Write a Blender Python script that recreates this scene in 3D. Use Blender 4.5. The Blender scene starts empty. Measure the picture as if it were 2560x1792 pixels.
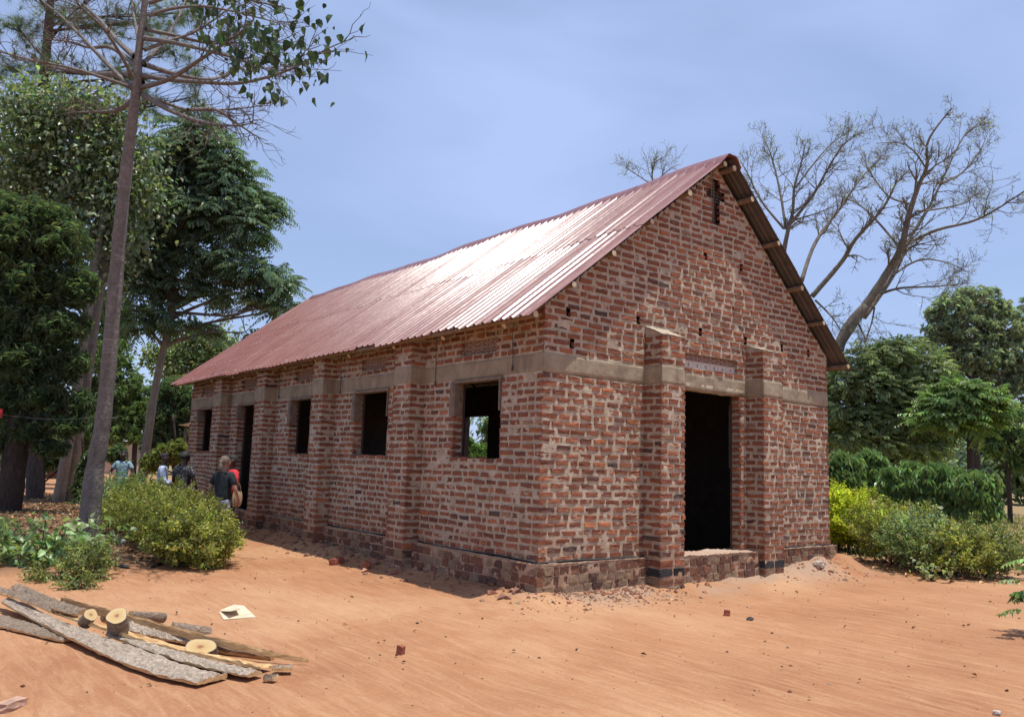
import bpy, math, random
import numpy as np

# ------------------------------------------------------------------ camera, sky, sun, exposure
SC = bpy.context.scene
COL = SC.collection
rad = math.radians
CAM = np.array([-6.591, -7.779, 1.209]); YAW, PITCH, ROLL, FPX = 0.663, 0.131, 0.033, 2000.0
_f = np.array([math.cos(PITCH)*math.sin(YAW), math.cos(PITCH)*math.cos(YAW), math.sin(PITCH)])
_r = np.array([math.cos(YAW), -math.sin(YAW), 0.0]); _u = np.cross(_r, _f)
CR = _r*math.cos(ROLL) + _u*math.sin(ROLL); CU = -_r*math.sin(ROLL) + _u*math.cos(ROLL); CF = _f
from mathutils import Matrix, Vector
cd = bpy.data.cameras.new('camera'); cam = bpy.data.objects.new('camera', cd); COL.objects.link(cam)
cd.sensor_fit = 'HORIZONTAL'; cd.sensor_width = 36.0; cd.lens = FPX*36.0/2560.0
cd.clip_start = 0.1; cd.clip_end = 2000.0
cam.matrix_world = Matrix([[CR[i], CU[i], -CF[i], CAM[i]] for i in range(3)] + [[0, 0, 0, 1]])
SC.camera = cam

SUN_EL, SUN_AZ = 77.5, 166.0          # azimuth measured from +Y towards +X
w = bpy.data.worlds.new('World'); SC.world = w; w.use_nodes = True
nt = w.node_tree; N = nt.nodes; L = nt.links
bg = N['Background']; bg.inputs['Strength'].default_value = 0.13
sky = N.new('ShaderNodeTexSky'); sky.sky_type = 'NISHITA'; sky.sun_disc = False
sky.sun_elevation = rad(SUN_EL); sky.sun_rotation = rad(SUN_AZ)
sky.altitude = 1100; sky.air_density = 1.0; sky.dust_density = 1.4; sky.ozone_density = 1.4
# thin high cloud: veils of brighter, greyer sky, the same all round
tc = N.new('ShaderNodeTexCoord'); mp = N.new('ShaderNodeMapping')
mp.inputs['Scale'].default_value = (1.0, 1.0, 3.2); mp.inputs['Rotation'].default_value = (0.12, 0.2, 0.5)
mp.inputs['Location'].default_value = (6.2, 5.5, 3.1)
ns = N.new('ShaderNodeTexNoise'); ns.inputs['Scale'].default_value = 1.9; ns.inputs['Detail'].default_value = 5.0
ns.inputs['Roughness'].default_value = 0.48; ns.inputs['Distortion'].default_value = 0.5
rp = N.new('ShaderNodeValToRGB'); rp.color_ramp.elements[0].position = 0.38; rp.color_ramp.elements[1].position = 0.68
rp.color_ramp.elements[0].color = (0.56, 0.56, 0.56, 1); rp.color_ramp.elements[1].color = (0.97, 0.97, 0.97, 1)
mx = N.new('ShaderNodeMix'); mx.data_type = 'RGBA'; mx.inputs[7].default_value = (3.28, 4.22, 6.75, 1)   # bright thin veil
L.new(tc.outputs['Generated'], mp.inputs['Vector']); L.new(mp.outputs[0], ns.inputs['Vector']); L.new(ns.outputs[0], rp.inputs[0])
L.new(rp.outputs[0], mx.inputs[0]); L.new(sky.outputs[0], mx.inputs[6]); L.new(mx.outputs[2], bg.inputs['Color'])

sd = bpy.data.lights.new('sun', 'SUN'); sun = bpy.data.objects.new('sun', sd); COL.objects.link(sun)
sd.energy = 4.7; sd.angle = rad(0.53); sd.color = (1.0, 0.955, 0.88)
sdir = Vector((math.cos(rad(SUN_EL))*math.sin(rad(SUN_AZ)), math.cos(rad(SUN_EL))*math.cos(rad(SUN_AZ)), math.sin(rad(SUN_EL))))
sun.rotation_euler = sdir.to_track_quat('Z', 'Y').to_euler(); sun.location = (0, -6, 20)
vs = SC.view_settings; vs.view_transform = 'Standard'; vs.look = 'None'; vs.exposure = 0.15; vs.gamma = 1.0
try: vs.use_curve_mapping = False
except Exception: pass
SC.render.engine = 'CYCLES'; SC.cycles.use_denoising = True; SC.cycles.max_bounces = 6
SC.cycles.transparent_max_bounces = 4

# ------------------------------------------------------------------ helpers
RNG = np.random.default_rng(7); random.seed(7)
K = 2560.0/2296.0
def ray(u, v):
    return CF + CR*((u*K-1280)/FPX) - CU*((v*K-896)/FPX)
def at(u, v, depth):                       # a point at a given depth in front of the camera
    return CAM + ray(u, v)*depth
def pxr(px, depth): return px*K*depth/FPX   # size of px (in the 2296 wide picture) at a depth
def onz(u, v, z):
    d = ray(u, v); return CAM + d*((z-CAM[2])/d[2])
def onax(u, v, ax, val):
    d = ray(u, v); return CAM + d*((val-CAM[ax])/d[ax])

def _hash(i, j, k, s):
    h = (i.astype(np.int64)*374761393 + j.astype(np.int64)*668265263 + k.astype(np.int64)*2147483647 + s*974711) & 0xffffffff
    h = ((h ^ (h >> 13))*1274126177) & 0xffffffff
    h = ((h ^ (h >> 16))*2246822519) & 0xffffffff
    return ((h ^ (h >> 15)) & 0xffffff)/float(0xffffff)*2-1
def vnoise(P, s=0):
    P = np.asarray(P, float); I = np.floor(P).astype(np.int64); f = P-I; f = f*f*(3-2*f); o = 0
    for a in (0, 1):
        for b in (0, 1):
            for c in (0, 1):
                wgt = (f[:, 0] if a else 1-f[:, 0])*(f[:, 1] if b else 1-f[:, 1])*(f[:, 2] if c else 1-f[:, 2])
                o = o + wgt*_hash(I[:, 0]+a, I[:, 1]+b, I[:, 2]+c, s)
    return o
def fbm(P, octv=3, s=0):
    P = np.asarray(P, float); o = 0; a = 1
    for k in range(octv):
        o = o + a*vnoise(P*(2**k), s+k*17); a *= .5
    return o/1.75
def sst(x): x = np.clip(x, 0, 1); return x*x*(3-2*x)
def nrm(a): a = np.asarray(a, float); return a/np.maximum(np.linalg.norm(a, axis=-1, keepdims=True), 1e-9)

def mesh(name, V, F, mats, smooth=False, cols=None, midx=None):
    """V (n,3); F a list of index arrays ((m,3),(m,4)...) or list of tuples."""
    me = bpy.data.meshes.new(name); V = np.asarray(V, np.float32)
    if isinstance(F, np.ndarray): F = [F]
    arrs = [np.asarray(a, np.int32) for a in F if len(a)]
    if arrs and arrs[0].ndim == 1: arrs = [a.reshape(1, -1) for a in arrs]
    nl = sum(a.size for a in arrs); npoly = sum(len(a) for a in arrs)
    me.vertices.add(len(V)); me.vertices.foreach_set('co', V.ravel())
    me.loops.add(nl); me.polygons.add(npoly)
    me.loops.foreach_set('vertex_index', np.concatenate([a.ravel() for a in arrs]))
    tot = np.concatenate([np.full(len(a), a.shape[1], np.int32) for a in arrs])
    st = np.concatenate([[0], np.cumsum(tot)[:-1]]).astype(np.int32)
    me.polygons.foreach_set('loop_start', st); me.polygons.foreach_set('loop_total', tot)
    me.polygons.foreach_set('use_smooth', np.full(npoly, bool(smooth)))
    if midx is not None: me.polygons.foreach_set('material_index', np.asarray(midx, np.int32))
    for m in (mats if isinstance(mats, (list, tuple)) else [mats]): me.materials.append(m)
    if cols is not None:
        ca = me.color_attributes.new('Col', 'FLOAT_COLOR', 'POINT')
        c = np.ones((len(V), 4), np.float32); c[:, :3] = cols; ca.data.foreach_set('color', c.ravel())
    me.update(calc_edges=True)
    return me
def tagit(o, label=None, cat=None, group=None, kind=None):
    if label: o['label'] = label
    if cat: o['category'] = cat
    if group: o['group'] = group
    if kind: o['kind'] = kind
    return o
def obj(name, me, parent=None, **kw):
    o = bpy.data.objects.new(name, me); COL.objects.link(o)
    if parent is not None:
        o.parent = parent
        if parent.type == 'EMPTY':
            o.location = tuple(-c for c in parent.location)   # meshes are written in world coordinates
    return tagit(o, **kw)
def empty(name, loc, **kw):
    o = bpy.data.objects.new(name, None); COL.objects.link(o); o.location = tuple(float(c) for c in loc)
    o.empty_display_size = 0.2
    return tagit(o, **kw)

class MB:
    def __init__(s): s.V = []; s.T = []; s.Q = []; s.G = []; s.n = 0; s.C = []
    def add(s, V, T=None, Q=None, col=None):
        V = np.asarray(V, float); s.V.append(V)
        if T is not None and len(T): s.T.append(np.asarray(T)+s.n)
        if Q is not None and len(Q): s.Q.append(np.asarray(Q)+s.n)
        if col is not None: s.C.append(np.broadcast_to(np.asarray(col, float), (len(V), 3)))
        s.n += len(V)
    def mesh(s, name, mats, smooth=False):
        F = []
        if s.T: F.append(np.concatenate(s.T))
        if s.Q: F.append(np.concatenate(s.Q))
        return mesh(name, np.concatenate(s.V), F, mats, smooth, np.concatenate(s.C) if s.C else None)
    def box(s, lo, hi, col=None, M=None, jit=0):
        lo = np.array(lo, float); hi = np.array(hi, float)
        V = np.array([[(lo, hi)[a][0], (lo, hi)[b][1], (lo, hi)[c][2]] for a in (0, 1) for b in (0, 1) for c in (0, 1)])
        if jit: V = V + RNG.uniform(-jit, jit, V.shape)
        if M is not None: V = M(V)
        s.add(V, Q=[[0, 1, 3, 2], [4, 6, 7, 5], [0, 4, 5, 1], [2, 3, 7, 6], [0, 2, 6, 4], [1, 5, 7, 3]], col=col)
    def tube(s, pts, rads, n=6, cap=True, col=None, wob=0.0):
        pts = np.asarray(pts, float); rads = np.broadcast_to(np.asarray(rads, float), (len(pts),)); m = len(pts)
        tg = np.gradient(pts, axis=0); tg = nrm(tg)
        ref = np.array([0, 0, 1.]) if abs(tg[0][2]) < .9 else np.array([1., 0, 0])
        a = nrm(np.cross(tg, ref)); b = np.cross(tg, a)
        th = np.arange(n)*2*math.pi/n
        R = rads[:, None]*np.ones(n)[None]
        if wob: R = R*(1+RNG.uniform(-wob, wob, R.shape))
        V = pts[:, None]+R[..., None]*(np.cos(th)[None, :, None]*a[:, None]+np.sin(th)[None, :, None]*b[:, None])
        i = np.arange(m-1)[:, None]*n; j = np.arange(n)[None]; j2 = (j+1) % n
        Q = np.stack([i+j, i+j2, i+n+j2, i+n+j], -1).reshape(-1, 4)
        V = V.reshape(-1, 3); T = []
        if cap:
            V = np.vstack([V, pts[0], pts[-1]]); c0, c1 = m*n, m*n+1
            T = [[c0, (k+1) % n, k] for k in range(n)]+[[c1, (m-1)*n+k, (m-1)*n+(k+1) % n] for k in range(n)]
        s.add(V, T=T, Q=Q, col=col)

# ------------------------------------------------------------------ materials
def new_mat(name):
    m = bpy.data.materials.new(name); m.use_nodes = True; t = m.node_tree
    return m, t.nodes, t.links, t.nodes['Principled BSDF']
def node(N, typ, **kw):
    n = N.new(typ)
    for k, v in kw.items():
        if k in n.inputs: n.inputs[k].default_value = v
        else: setattr(n, k, v)
    return n
def noise(N, L, vec, scale, detail=4, rough=.55, dist=0.0):
    n = node(N, 'ShaderNodeTexNoise', Scale=scale, Detail=detail, Roughness=rough, Distortion=dist)
    if vec is not None: L.new(vec, n.inputs['Vector'])
    return n.outputs[0]
def ramp(N, L, fac, stops):
    r = N.new('ShaderNodeValToRGB'); e = r.color_ramp.elements
    while len(e) < len(stops): e.new(.5)
    for k, (p, c) in enumerate(stops):
        e[k].position = p; e[k].color = (*c, 1) if len(c) == 3 else c
    L.new(fac, r.inputs[0]); return r.outputs[0]
def mixc(N, L, fac, a, b, blend='MIX'):
    n = N.new('ShaderNodeMix'); n.data_type = 'RGBA'; n.blend_type = blend
    for s, x in ((0, fac), (6, a), (7, b)):
        if hasattr(x, 'links'): L.new(x, n.inputs[s])
        else: n.inputs[s].default_value = x if s == 0 else (*x, 1)
    return n.outputs[2]
def math_n(N, L, op, a, b=0.5):
    n = N.new('ShaderNodeMath'); n.operation = op
    for s, x in ((0, a), (1, b)):
        if hasattr(x, 'links'): L.new(x, n.inputs[s])
        else: n.inputs[s].default_value = x
    return n.outputs[0]
def bump(N, L, B, h, strength=.5, dist=.01):
    b = node(N, 'ShaderNodeBump', Strength=strength, Distance=dist); L.new(h, b.inputs['Height']); L.new(b.outputs[0], B.inputs['Normal'])
def pos(N): return N.new('ShaderNodeNewGeometry').outputs['Position']
def mapping(N, L, vec, scale=(1, 1, 1), rot=(0, 0, 0)):
    m = N.new('ShaderNodeMapping'); m.inputs['Scale'].default_value = scale; m.inputs['Rotation'].default_value = rot
    L.new(vec, m.inputs['Vector']); return m.outputs[0]
def attr(N, name='Col'):
    a = N.new('ShaderNodeAttribute'); a.attribute_name = name; return a

def simple(name, col, rough=.8, scale=20, var=.25, bstr=.2, bdist=.01, metal=0):
    m, N, L, B = new_mat(name); p = pos(N)
    n = noise(N, L, p, scale, 5)
    c = ramp(N, L, n, [(.3, tuple(x*(1-var) for x in col)), (.7, tuple(min(1, x*(1+var)) for x in col))])
    L.new(c, B.inputs['Base Color']); B.inputs['Roughness'].default_value = rough; B.inputs['Metallic'].default_value = metal
    if bstr: bump(N, L, B, noise(N, L, p, scale*3, 4), bstr, bdist)
    return m

MAT = {}
def build_materials():
    # earth
    m, N, L, B = new_mat('red_earth'); p = pos(N)
    a = attr(N, 'Col'); sep = N.new('ShaderNodeSeparateColor'); L.new(a.outputs[0], sep.inputs[0])
    big = noise(N, L, p, .33, 4, .55, .4)
    sw = noise(N, L, mapping(N, L, p, (7, 1.0, 1), (0, 0, rad(52))), 1.1, 6, .66, 1.6)      # broom strokes
    sw2 = noise(N, L, mapping(N, L, p, (5.5, 1.0, 1), (0, 0, rad(28))), 1.3, 6, .66, 2.2)
    fine = noise(N, L, p, 34, 5, .65)
    c = ramp(N, L, big, [(.34, (.295, .132, .064)), (.50, (.360, .176, .088)), (.66, (.445, .254, .138))])
    c = mixc(N, L, ramp(N, L, sw, [(.42, (0, 0, 0)), (.70, (.55, .55, .55))]), c, (.485, .290, .160))
    c = mixc(N, L, ramp(N, L, sw2, [(.48, (0, 0, 0)), (.72, (.45, .45, .45))]), c, (.30, .128, .058))
    c = mixc(N, L, .45, c, ramp(N, L, fine, [(.3, (.42, .42, .42)), (.7, (.62, .62, .62))]), 'OVERLAY')
    grit = ramp(N, L, noise(N, L, p, 150, 2, .5), [(.66, (0, 0, 0)), (.72, (1, 1, 1))])
    c = mixc(N, L, math_n(N, L, 'MULTIPLY', grit, .55), c, (.19, .09, .05))
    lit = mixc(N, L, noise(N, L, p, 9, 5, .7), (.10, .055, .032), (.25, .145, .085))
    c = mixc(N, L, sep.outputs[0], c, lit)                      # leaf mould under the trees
    spoil = mixc(N, L, noise(N, L, p, 14, 5, .7), (.25, .165, .11), (.42, .30, .215))
    c = mixc(N, L, sep.outputs[1], c, spoil)                    # mortar spoil beside the walls
    gr = mixc(N, L, noise(N, L, p, 6, 5, .7), (.20, .16, .07), (.30, .22, .11))
    c = mixc(N, L, sep.outputs[2], c, gr)                       # dry field
    L.new(c, B.inputs['Base Color']); B.inputs['Roughness'].default_value = .95
    B.inputs['Specular IOR Level'].default_value = .15
    h = mixc(N, L, .5, mixc(N, L, .5, noise(N, L, p, 22, 6, .7), noise(N, L, p, 5.5, 3, .5, .6)), mixc(N, L, .5, sw, fine))
    bump(N, L, B, h, .75, .045); MAT['earth'] = m
    # brick
    m, N, L, B = new_mat('burnt_brick'); p = pos(N); a = attr(N)
    n1 = noise(N, L, p, 26, 5, .65); n2 = noise(N, L, p, 75, 4, .65)
    c = mixc(N, L, .75, a.outputs[0], ramp(N, L, n1, [(.28, (.30, .29, .29)), (.5, (.5, .5, .5)), (.75, (.68, .66, .64))]), 'OVERLAY')
    smear = ramp(N, L, noise(N, L, p, 9, 5, .72, .6), [(.60, (0, 0, 0)), (.70, (.7, .7, .7))])
    c = mixc(N, L, smear, c, (.37, .285, .21))
    L.new(c, B.inputs['Base Color']); B.inputs['Roughness'].default_value = .9; B.inputs['Specular IOR Level'].default_value = .25
    bump(N, L, B, mixc(N, L, .5, n1, n2), .75, .02); MAT['brick'] = m
    # mortar
    def mort(name, c0, c1, c2):
        m, N, L, B = new_mat(name); p = pos(N); xyz = N.new('ShaderNodeSeparateXYZ'); L.new(p, xyz.inputs[0])
        n1 = noise(N, L, p, 7, 6, .68, .3); n2 = noise(N, L, p, 48, 5, .7)
        c = ramp(N, L, n1, [(.30, c0), (.52, c1), (.72, c2)])
        c = mixc(N, L, .6, c, ramp(N, L, n2, [(.3, (.38, .38, .38)), (.7, (.60, .60, .60))]), 'OVERLAY')
        z = math_n(N, L, 'ADD', xyz.outputs[2], math_n(N, L, 'MULTIPLY', noise(N, L, p, 2.3, 4, .6), .8))
        splash = ramp(N, L, math_n(N, L, 'MULTIPLY', z, .5), [(.05, (.72, .72, .72)), (.42, (.0, .0, .0))])
        c = mixc(N, L, splash, c, (.36, .185, .105))            # red earth splashed up the foot of the wall
        L.new(c, B.inputs['Base Color']); B.inputs['Roughness'].default_value = .95; B.inputs['Specular IOR Level'].default_value = .15
        bump(N, L, B, mixc(N, L, .5, n1, n2), .8, .03); return m
    MAT['mortar'] = mort('sand_mortar', (.30, .240, .172), (.44, .366, .272), (.57, .486, .372))
    MAT['ledge'] = mort('pale_mortar_ledge', (.40, .31, .24), (.52, .42, .34), (.60, .50, .42))
    m, N, L, B = new_mat('ring_beam_concrete'); p = pos(N)
    n1 = noise(N, L, p, 3.2, 6, .65, .5); n2 = noise(N, L, p, 30, 5, .7)
    c = ramp(N, L, n1, [(.30, (.225, .175, .115)), (.55, (.32, .258, .172)), (.75, (.40, .33, .23))])
    c = mixc(N, L, .5, c, ramp(N, L, n2, [(.3, (.4, .4, .4)), (.7, (.58, .58, .58))]), 'OVERLAY')
    st = ramp(N, L, noise(N, L, mapping(N, L, p, (6, 6, .6)), 1.0, 5, .6), [(.50, (0, 0, 0)), (.70, (.65, .65, .65))])
    c = mixc(N, L, st, c, (.17, .125, .085))
    L.new(c, B.inputs['Base Color']); B.inputs['Roughness'].default_value = .92
    bump(N, L, B, mixc(N, L, .5, n1, n2), .5, .02); MAT['beam'] = m
    # roof
    m, N, L, B = new_mat('maroon_roof_paint'); p = pos(N)
    oi = N.new('ShaderNodeObjectInfo')
    n1 = noise(N, L, mapping(N, L, p, (1, 3, 1)), 1.4, 5, .6, .3)
    c = ramp(N, L, n1, [(.3, (.180, .062, .050)), (.7, (.235, .092, .076))])
    c = mixc(N, L, math_n(N, L, 'MULTIPLY', oi.outputs['Random'], .35), c, (.28, .125, .115))
    c = mixc(N, L, ramp(N, L, noise(N, L, p, 5, 5, .7), [(.58, (0, 0, 0)), (.75, (.35, .35, .35))]), c, (.34, .205, .165))
    dust = ramp(N, L, noise(N, L, mapping(N, L, p, (.5, 9, .5)), 1.3, 5, .65), [(.50, (0, 0, 0)), (.72, (.5, .5, .5))])
    c = mixc(N, L, dust, c, (.33, .19, .145))
    L.new(c, B.inputs['Base Color']); B.inputs['Specular IOR Level'].default_value = .36
    rr = math_n(N, L, 'ADD', math_n(N, L, 'MULTIPLY', noise(N, L, p, 2.5, 4), .16), .20)
    L.new(rr, B.inputs['Roughness']); bump(N, L, B, noise(N, L, p, 4, 3), .10, .03); MAT['roof'] = m
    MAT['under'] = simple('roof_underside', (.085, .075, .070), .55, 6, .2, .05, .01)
    MAT['screw'] = simple('roof_screw', (.62, .60, .58), .3, 50, .1, 0, metal=.6)
    MAT['pole'] = simple('peeled_pole', (.20, .135, .085), .85, 16, .35, .3)
    MAT['cut'] = simple('sawn_pole_end', (.50, .40, .25), .8, 40, .2, .2)
    MAT['board'] = simple('form_board', (.19, .145, .105), .85, 9, .3, .25)
    MAT['ventw'] = simple('white_vent_block', (.55, .50, .43), .8, 40, .12, .2)
    MAT['ventr'] = simple('clay_vent_block', (.33, .22, .17), .9, 40, .25, .3)
    MAT['black'] = simple('black_sheet', (.022, .022, .024), .55, 12, .3, .2)
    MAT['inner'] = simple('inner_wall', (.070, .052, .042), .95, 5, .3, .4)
    MAT['wire'] = simple('dark_wire', (.05, .045, .04), .7, 30, .2, 0)
    # bark
    def bark(name, a, b, sc=(9, 9, 2.2), scale=2.2, ring=0.0):
        m, N, L, B = new_mat(name); p = pos(N)
        n1 = noise(N, L, mapping(N, L, p, sc), scale, 6, .68, .6); n2 = noise(N, L, p, 3.2, 4, .6)
        c = ramp(N, L, n1, [(.28, a), (.55, tuple((x+y)/2 for x, y in zip(a, b))), (.75, b)])
        c = mixc(N, L, .5, c, ramp(N, L, n2, [(.3, (.38, .38, .38)), (.7, (.62, .62, .62))]), 'OVERLAY')
        if ring:
            rg = noise(N, L, mapping(N, L, p, (1.2, 1.2, 11)), 2.0, 4, .6)
            c = mixc(N, L, ramp(N, L, rg, [(.58, (0, 0, 0)), (.72, (ring, ring, ring))]), c, tuple(min(1, x*1.9) for x in b))
        L.new(c, B.inputs['Base Color']); B.inputs['Roughness'].default_value = .92; B.inputs['Specular IOR Level'].default_value = .2
        bump(N, L, B, n1, 1.0, .06); return m
    MAT['bark_smooth'] = bark('smooth_grey_brown_bark', (.150, .130, .114), (.300, .270, .240), (5, 5, 4), 3, .35)
    MAT['bark_dark'] = bark('dark_furrowed_bark', (.035, .026, .022), (.105, .080, .066))
    MAT['bark_pale'] = bark('pale_bark', (.175, .150, .118), (.34, .30, .245), (4, 4, 1.5), 2, .2)
    MAT['bark_pine'] = bark('pine_bark', (.060, .046, .042), (.16, .125, .112), (8, 8, 3))
    MAT['bark_bare'] = bark('bare_tree_bark', (.120, .104, .082), (.29, .257, .205), (6, 6, 3))
    MAT['twig'] = bark('twig_bark', (.10, .075, .06), (.22, .17, .135))
    MAT['slab_bark'] = bark('slab_bark', (.36, .270, .195), (.78, .65, .505), (6, 6, 6), 4.5)
    MAT['slab_bark2'] = bark('slab_bark_brown', (.20, .142, .100), (.50, .385, .280), (6, 6, 6), 4.5)
    m, N, L, B = new_mat('fresh_sawn_wood'); p = pos(N)
    c = ramp(N, L, noise(N, L, mapping(N, L, p, (3, 3, 22), (0.1, 0.2, 0)), 3, 5, .6, .4), [(.3, (.36, .19, .075)), (.55, (.56, .36, .16)), (.75, (.70, .52, .27))])
    L.new(c, B.inputs['Base Color']); B.inputs['Roughness'].default_value = .8; bump(N, L, B, noise(N, L, p, 90, 3), .3, .01); MAT['wood'] = m
    m, N, L, B = new_mat('log_end'); tcx = N.new('ShaderNodeTexCoord'); a = attr(N)
    c = ramp(N, L, a.outputs['Fac'], [(.0, (.22, .08, .04)), (.16, (.33, .16, .065)), (.24, (.44, .29, .12)), (.9, (.52, .38, .18)), (.97, (.24, .18, .12))])
    L.new(c, B.inputs['Base Color']); B.inputs['Roughness'].default_value = .8; bump(N, L, B, noise(N, L, pos(N), 120, 3), .3, .01); MAT['logend'] = m
    # leaves
    def leaf(name, col, trans=.35, rough=.42, spec=.5, var=.5):
        m, N, L, B = new_mat(name); a = attr(N)
        c = mixc(N, L, 1.0, (*col,), a.outputs[0], 'MULTIPLY')
        L.new(c, B.inputs['Base Color']); B.inputs['Roughness'].default_value = rough; B.inputs['Specular IOR Level'].default_value = spec
        tr = N.new('ShaderNodeBsdfTranslucent'); c2 = mixc(N, L, 1.0, c, (1.12, 1.30, .58), 'MULTIPLY'); L.new(c2, tr.inputs['Color'])
        ms = N.new('ShaderNodeMixShader'); ms.inputs[0].default_value = trans
        L.new(B.outputs[0], ms.inputs[1]); L.new(tr.outputs[0], ms.inputs[2]); L.new(ms.outputs[0], N['Material Output'].inputs['Surface'])
        return m
    MAT['l_teak'] = leaf('heart_leaf', (0.053, 0.087, 0.040), .40, .58, .3)
    MAT['l_pinn'] = leaf('pinnate_leaf', (0.155, 0.220, 0.145), .48, .32, .8)
    MAT['l_mango'] = leaf('lance_leaf', (0.118, 0.160, 0.088), .48, .30, .8)
    MAT['l_broad'] = leaf('broad_grey_leaf', (0.205, 0.250, 0.150), .48, .34, .8)
    MAT['l_bg'] = leaf('background_leaf', (0.165, 0.225, 0.105), .48)
    MAT['l_grey'] = leaf('grey_green_leaf', (0.275, 0.320, 0.250), .48, .40)
    MAT['l_green'] = leaf('mid_green_leaf', (0.250, 0.300, 0.150), .48)
    MAT['l_fresh'] = leaf('fresh_green_leaf', (0.150, 0.225, 0.072), .45)
    MAT['l_needle'] = leaf('pine_needle', (.15, .20, .10), .3, .5)
    MAT['l_hedge'] = leaf('yellow_green_hedge_leaf', (0.270, 0.275, 0.070), .45, .42)
    MAT['l_hedge2'] = leaf('bright_hedge_leaf', (0.456, 0.472, 0.046), .5, .42)
    MAT['l_droop'] = leaf('drooping_leaf', (0.205, 0.290, 0.130), .48, .32, .8)
    MAT['l_shrub'] = leaf('pale_shrub_leaf', (0.257, 0.344, 0.155), .42, .40)
    MAT['l_weed'] = leaf('weed_leaf', (.20, .225, .075), .42, .5)
    MAT['l_litter'] = leaf('dry_leaf', (.27, .18, .11), .1, .7, .2)
build_materials()
M = MAT

# ------------------------------------------------------------------ ground
def wall_dist(x, y):
    dx = np.maximum(np.maximum(-.1-x, x-6.78), 0); dy = np.maximum(np.maximum(-.1-y, y-14.9), 0)
    return np.hypot(dx, dy)
def litter_mask(x, y):
    e = fbm(np.stack([x*.9, y*.9, 0*x], -1), 3, 5)*.6
    a = sst((y + e - (4.35 + np.clip(x+4.2, 0, 3)*.75))/.9)         # front edge of the leaf bed
    b = sst((-1.75 + e*.5 + np.clip(y-8, 0, 60)*.03 - x)/.8)        # path along the building
    c = 1-sst((y-34)/5)
    return a*b*c
def ground_z(x, y):
    x = np.asarray(x, float); y = np.asarray(y, float)
    d = wall_dist(x, y)
    A = .085 + .17*sst((x-3.2)/3.4)*(y < .5) + .085*sst((y-2.5)/5)*(x < .5)
    P = np.stack([x, y, 0*x], -1)
    z = -.46 + A*np.exp(-(d/.42)**2)*(1+.35*vnoise(P*3.1, 3))
    z = z + .05*litter_mask(x, y) + .012*fbm(P*.8, 3, 9)
    ins = (x > .05) & (x < 6.6) & (y > .05) & (y < 14.7)
    z = np.where(ins, -.42, z)
    far = np.hypot(x-CAM[0], y-CAM[1])
    return z
def gz(x, y): return float(ground_z(np.array([x]), np.array([y]))[0])
def gp(u, v, h=0.0):
    z = -.46
    for _ in range(12):
        p = onz(u, v, z+h); z = gz(p[0], p[1])
    return onz(u, v, z+h)

def build_ground():
    def axis(lo, hi, a, b, st):
        mid = np.arange(lo, hi, st); k = np.arange(1, 46)
        g = st*(1.2**k-1)/.2
        return np.concatenate([(lo-g[g < lo-a])[::-1], mid, hi-st+g[g < b-hi]])
    xs = axis(-7.2, 10.5, -420, 420, .055); ys = axis(-7.0, 9.0, -420, 420, .055)
    X, Y = np.meshgrid(xs, ys, indexing='ij'); x = X.ravel(); y = Y.ravel()
    P = np.stack([x, y, 0*x], -1)
    z = ground_z(x, y)
    near = (x > -8) & (x < 11) & (y > -8) & (y < 10)
    d = wall_dist(x, y)
    z = z + near*(.0075*fbm(P*4.5, 4, 21) + .010*np.exp(-(d/.9)**2)*fbm(P*9, 3, 31) + .012*litter_mask(x, y)*fbm(P*7, 3, 41))
    # little dark burrow-like bank by the weeds
    nx, ny = len(xs), len(ys)
    i = np.arange(nx-1)[:, None]*ny + np.arange(ny-1)[None]
    Q = np.stack([i, i+ny, i+ny+1, i+1], -1).reshape(-1, 4)
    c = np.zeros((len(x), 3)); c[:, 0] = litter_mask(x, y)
    sp = np.exp(-(np.maximum(d-.05, 0)/.55)**2)*sst(.55+fbm(P*1.4, 3, 51))*(y < .3)*(x > -.3)
    c[:, 1] = np.clip(sp*1.1, 0, .85)
    c[:, 2] = sst((x-9.2-.35*np.clip(-y, -3, 6)+fbm(P*.5, 2, 61)*.8)/1.2)*.9*(y > -6)
    bank = sst((x - (6.6+.9*np.clip(-1.2-y, 0, 2)))/.8)*sst((y+2.6)/.8)
    c[:, 0] = np.maximum(c[:, 0], .35*bank*sst(.4+fbm(P*2.5, 3, 71)))
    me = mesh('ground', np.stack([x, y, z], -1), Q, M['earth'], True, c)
    tagit(obj('ground', me), 'bare swept orange earth yard in front of the brick hall', None, None, 'structure')
build_ground()

# ------------------------------------------------------------------ the brick hall
W, LEN, ZB, ZT = 6.68, 14.8, 2.40, 2.66
RX, RZ = 3.545, 6.10                                  # ridge
EXL, EZL, EXR, EZR = -.455, 2.985, 7.01, 3.06          # eaves
def roof_under(x):
    return np.where(x < RX, EZL+(x-EXL)*(RZ-EZL)/(RX-EXL), EZR+(EXR-x)*(RZ-EZR)/(EXR-RX)) - .05

class Fr:                                             # a flat face: point = O + u U + v V + d N
    def __init__(s, O, U, V, Nn): s.O, s.U, s.V, s.N = (np.array(a, float) for a in (O, U, V, Nn))
    def __call__(s, u, v, d=0.0):
        u, v, d = np.broadcast_arrays(np.asarray(u, float), v, d)
        return s.O + u[..., None]*s.U + v[..., None]*s.V + d[..., None]*s.N
RV = .15                                              # wall thickness at the openings
F_FRONT = Fr((0, 0, 0), (1, 0, 0), (0, 0, 1), (0, -1, 0))
F_LEFT = Fr((0, 0, 0), (0, 1, 0), (0, 0, 1), (-1, 0, 0))

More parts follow.
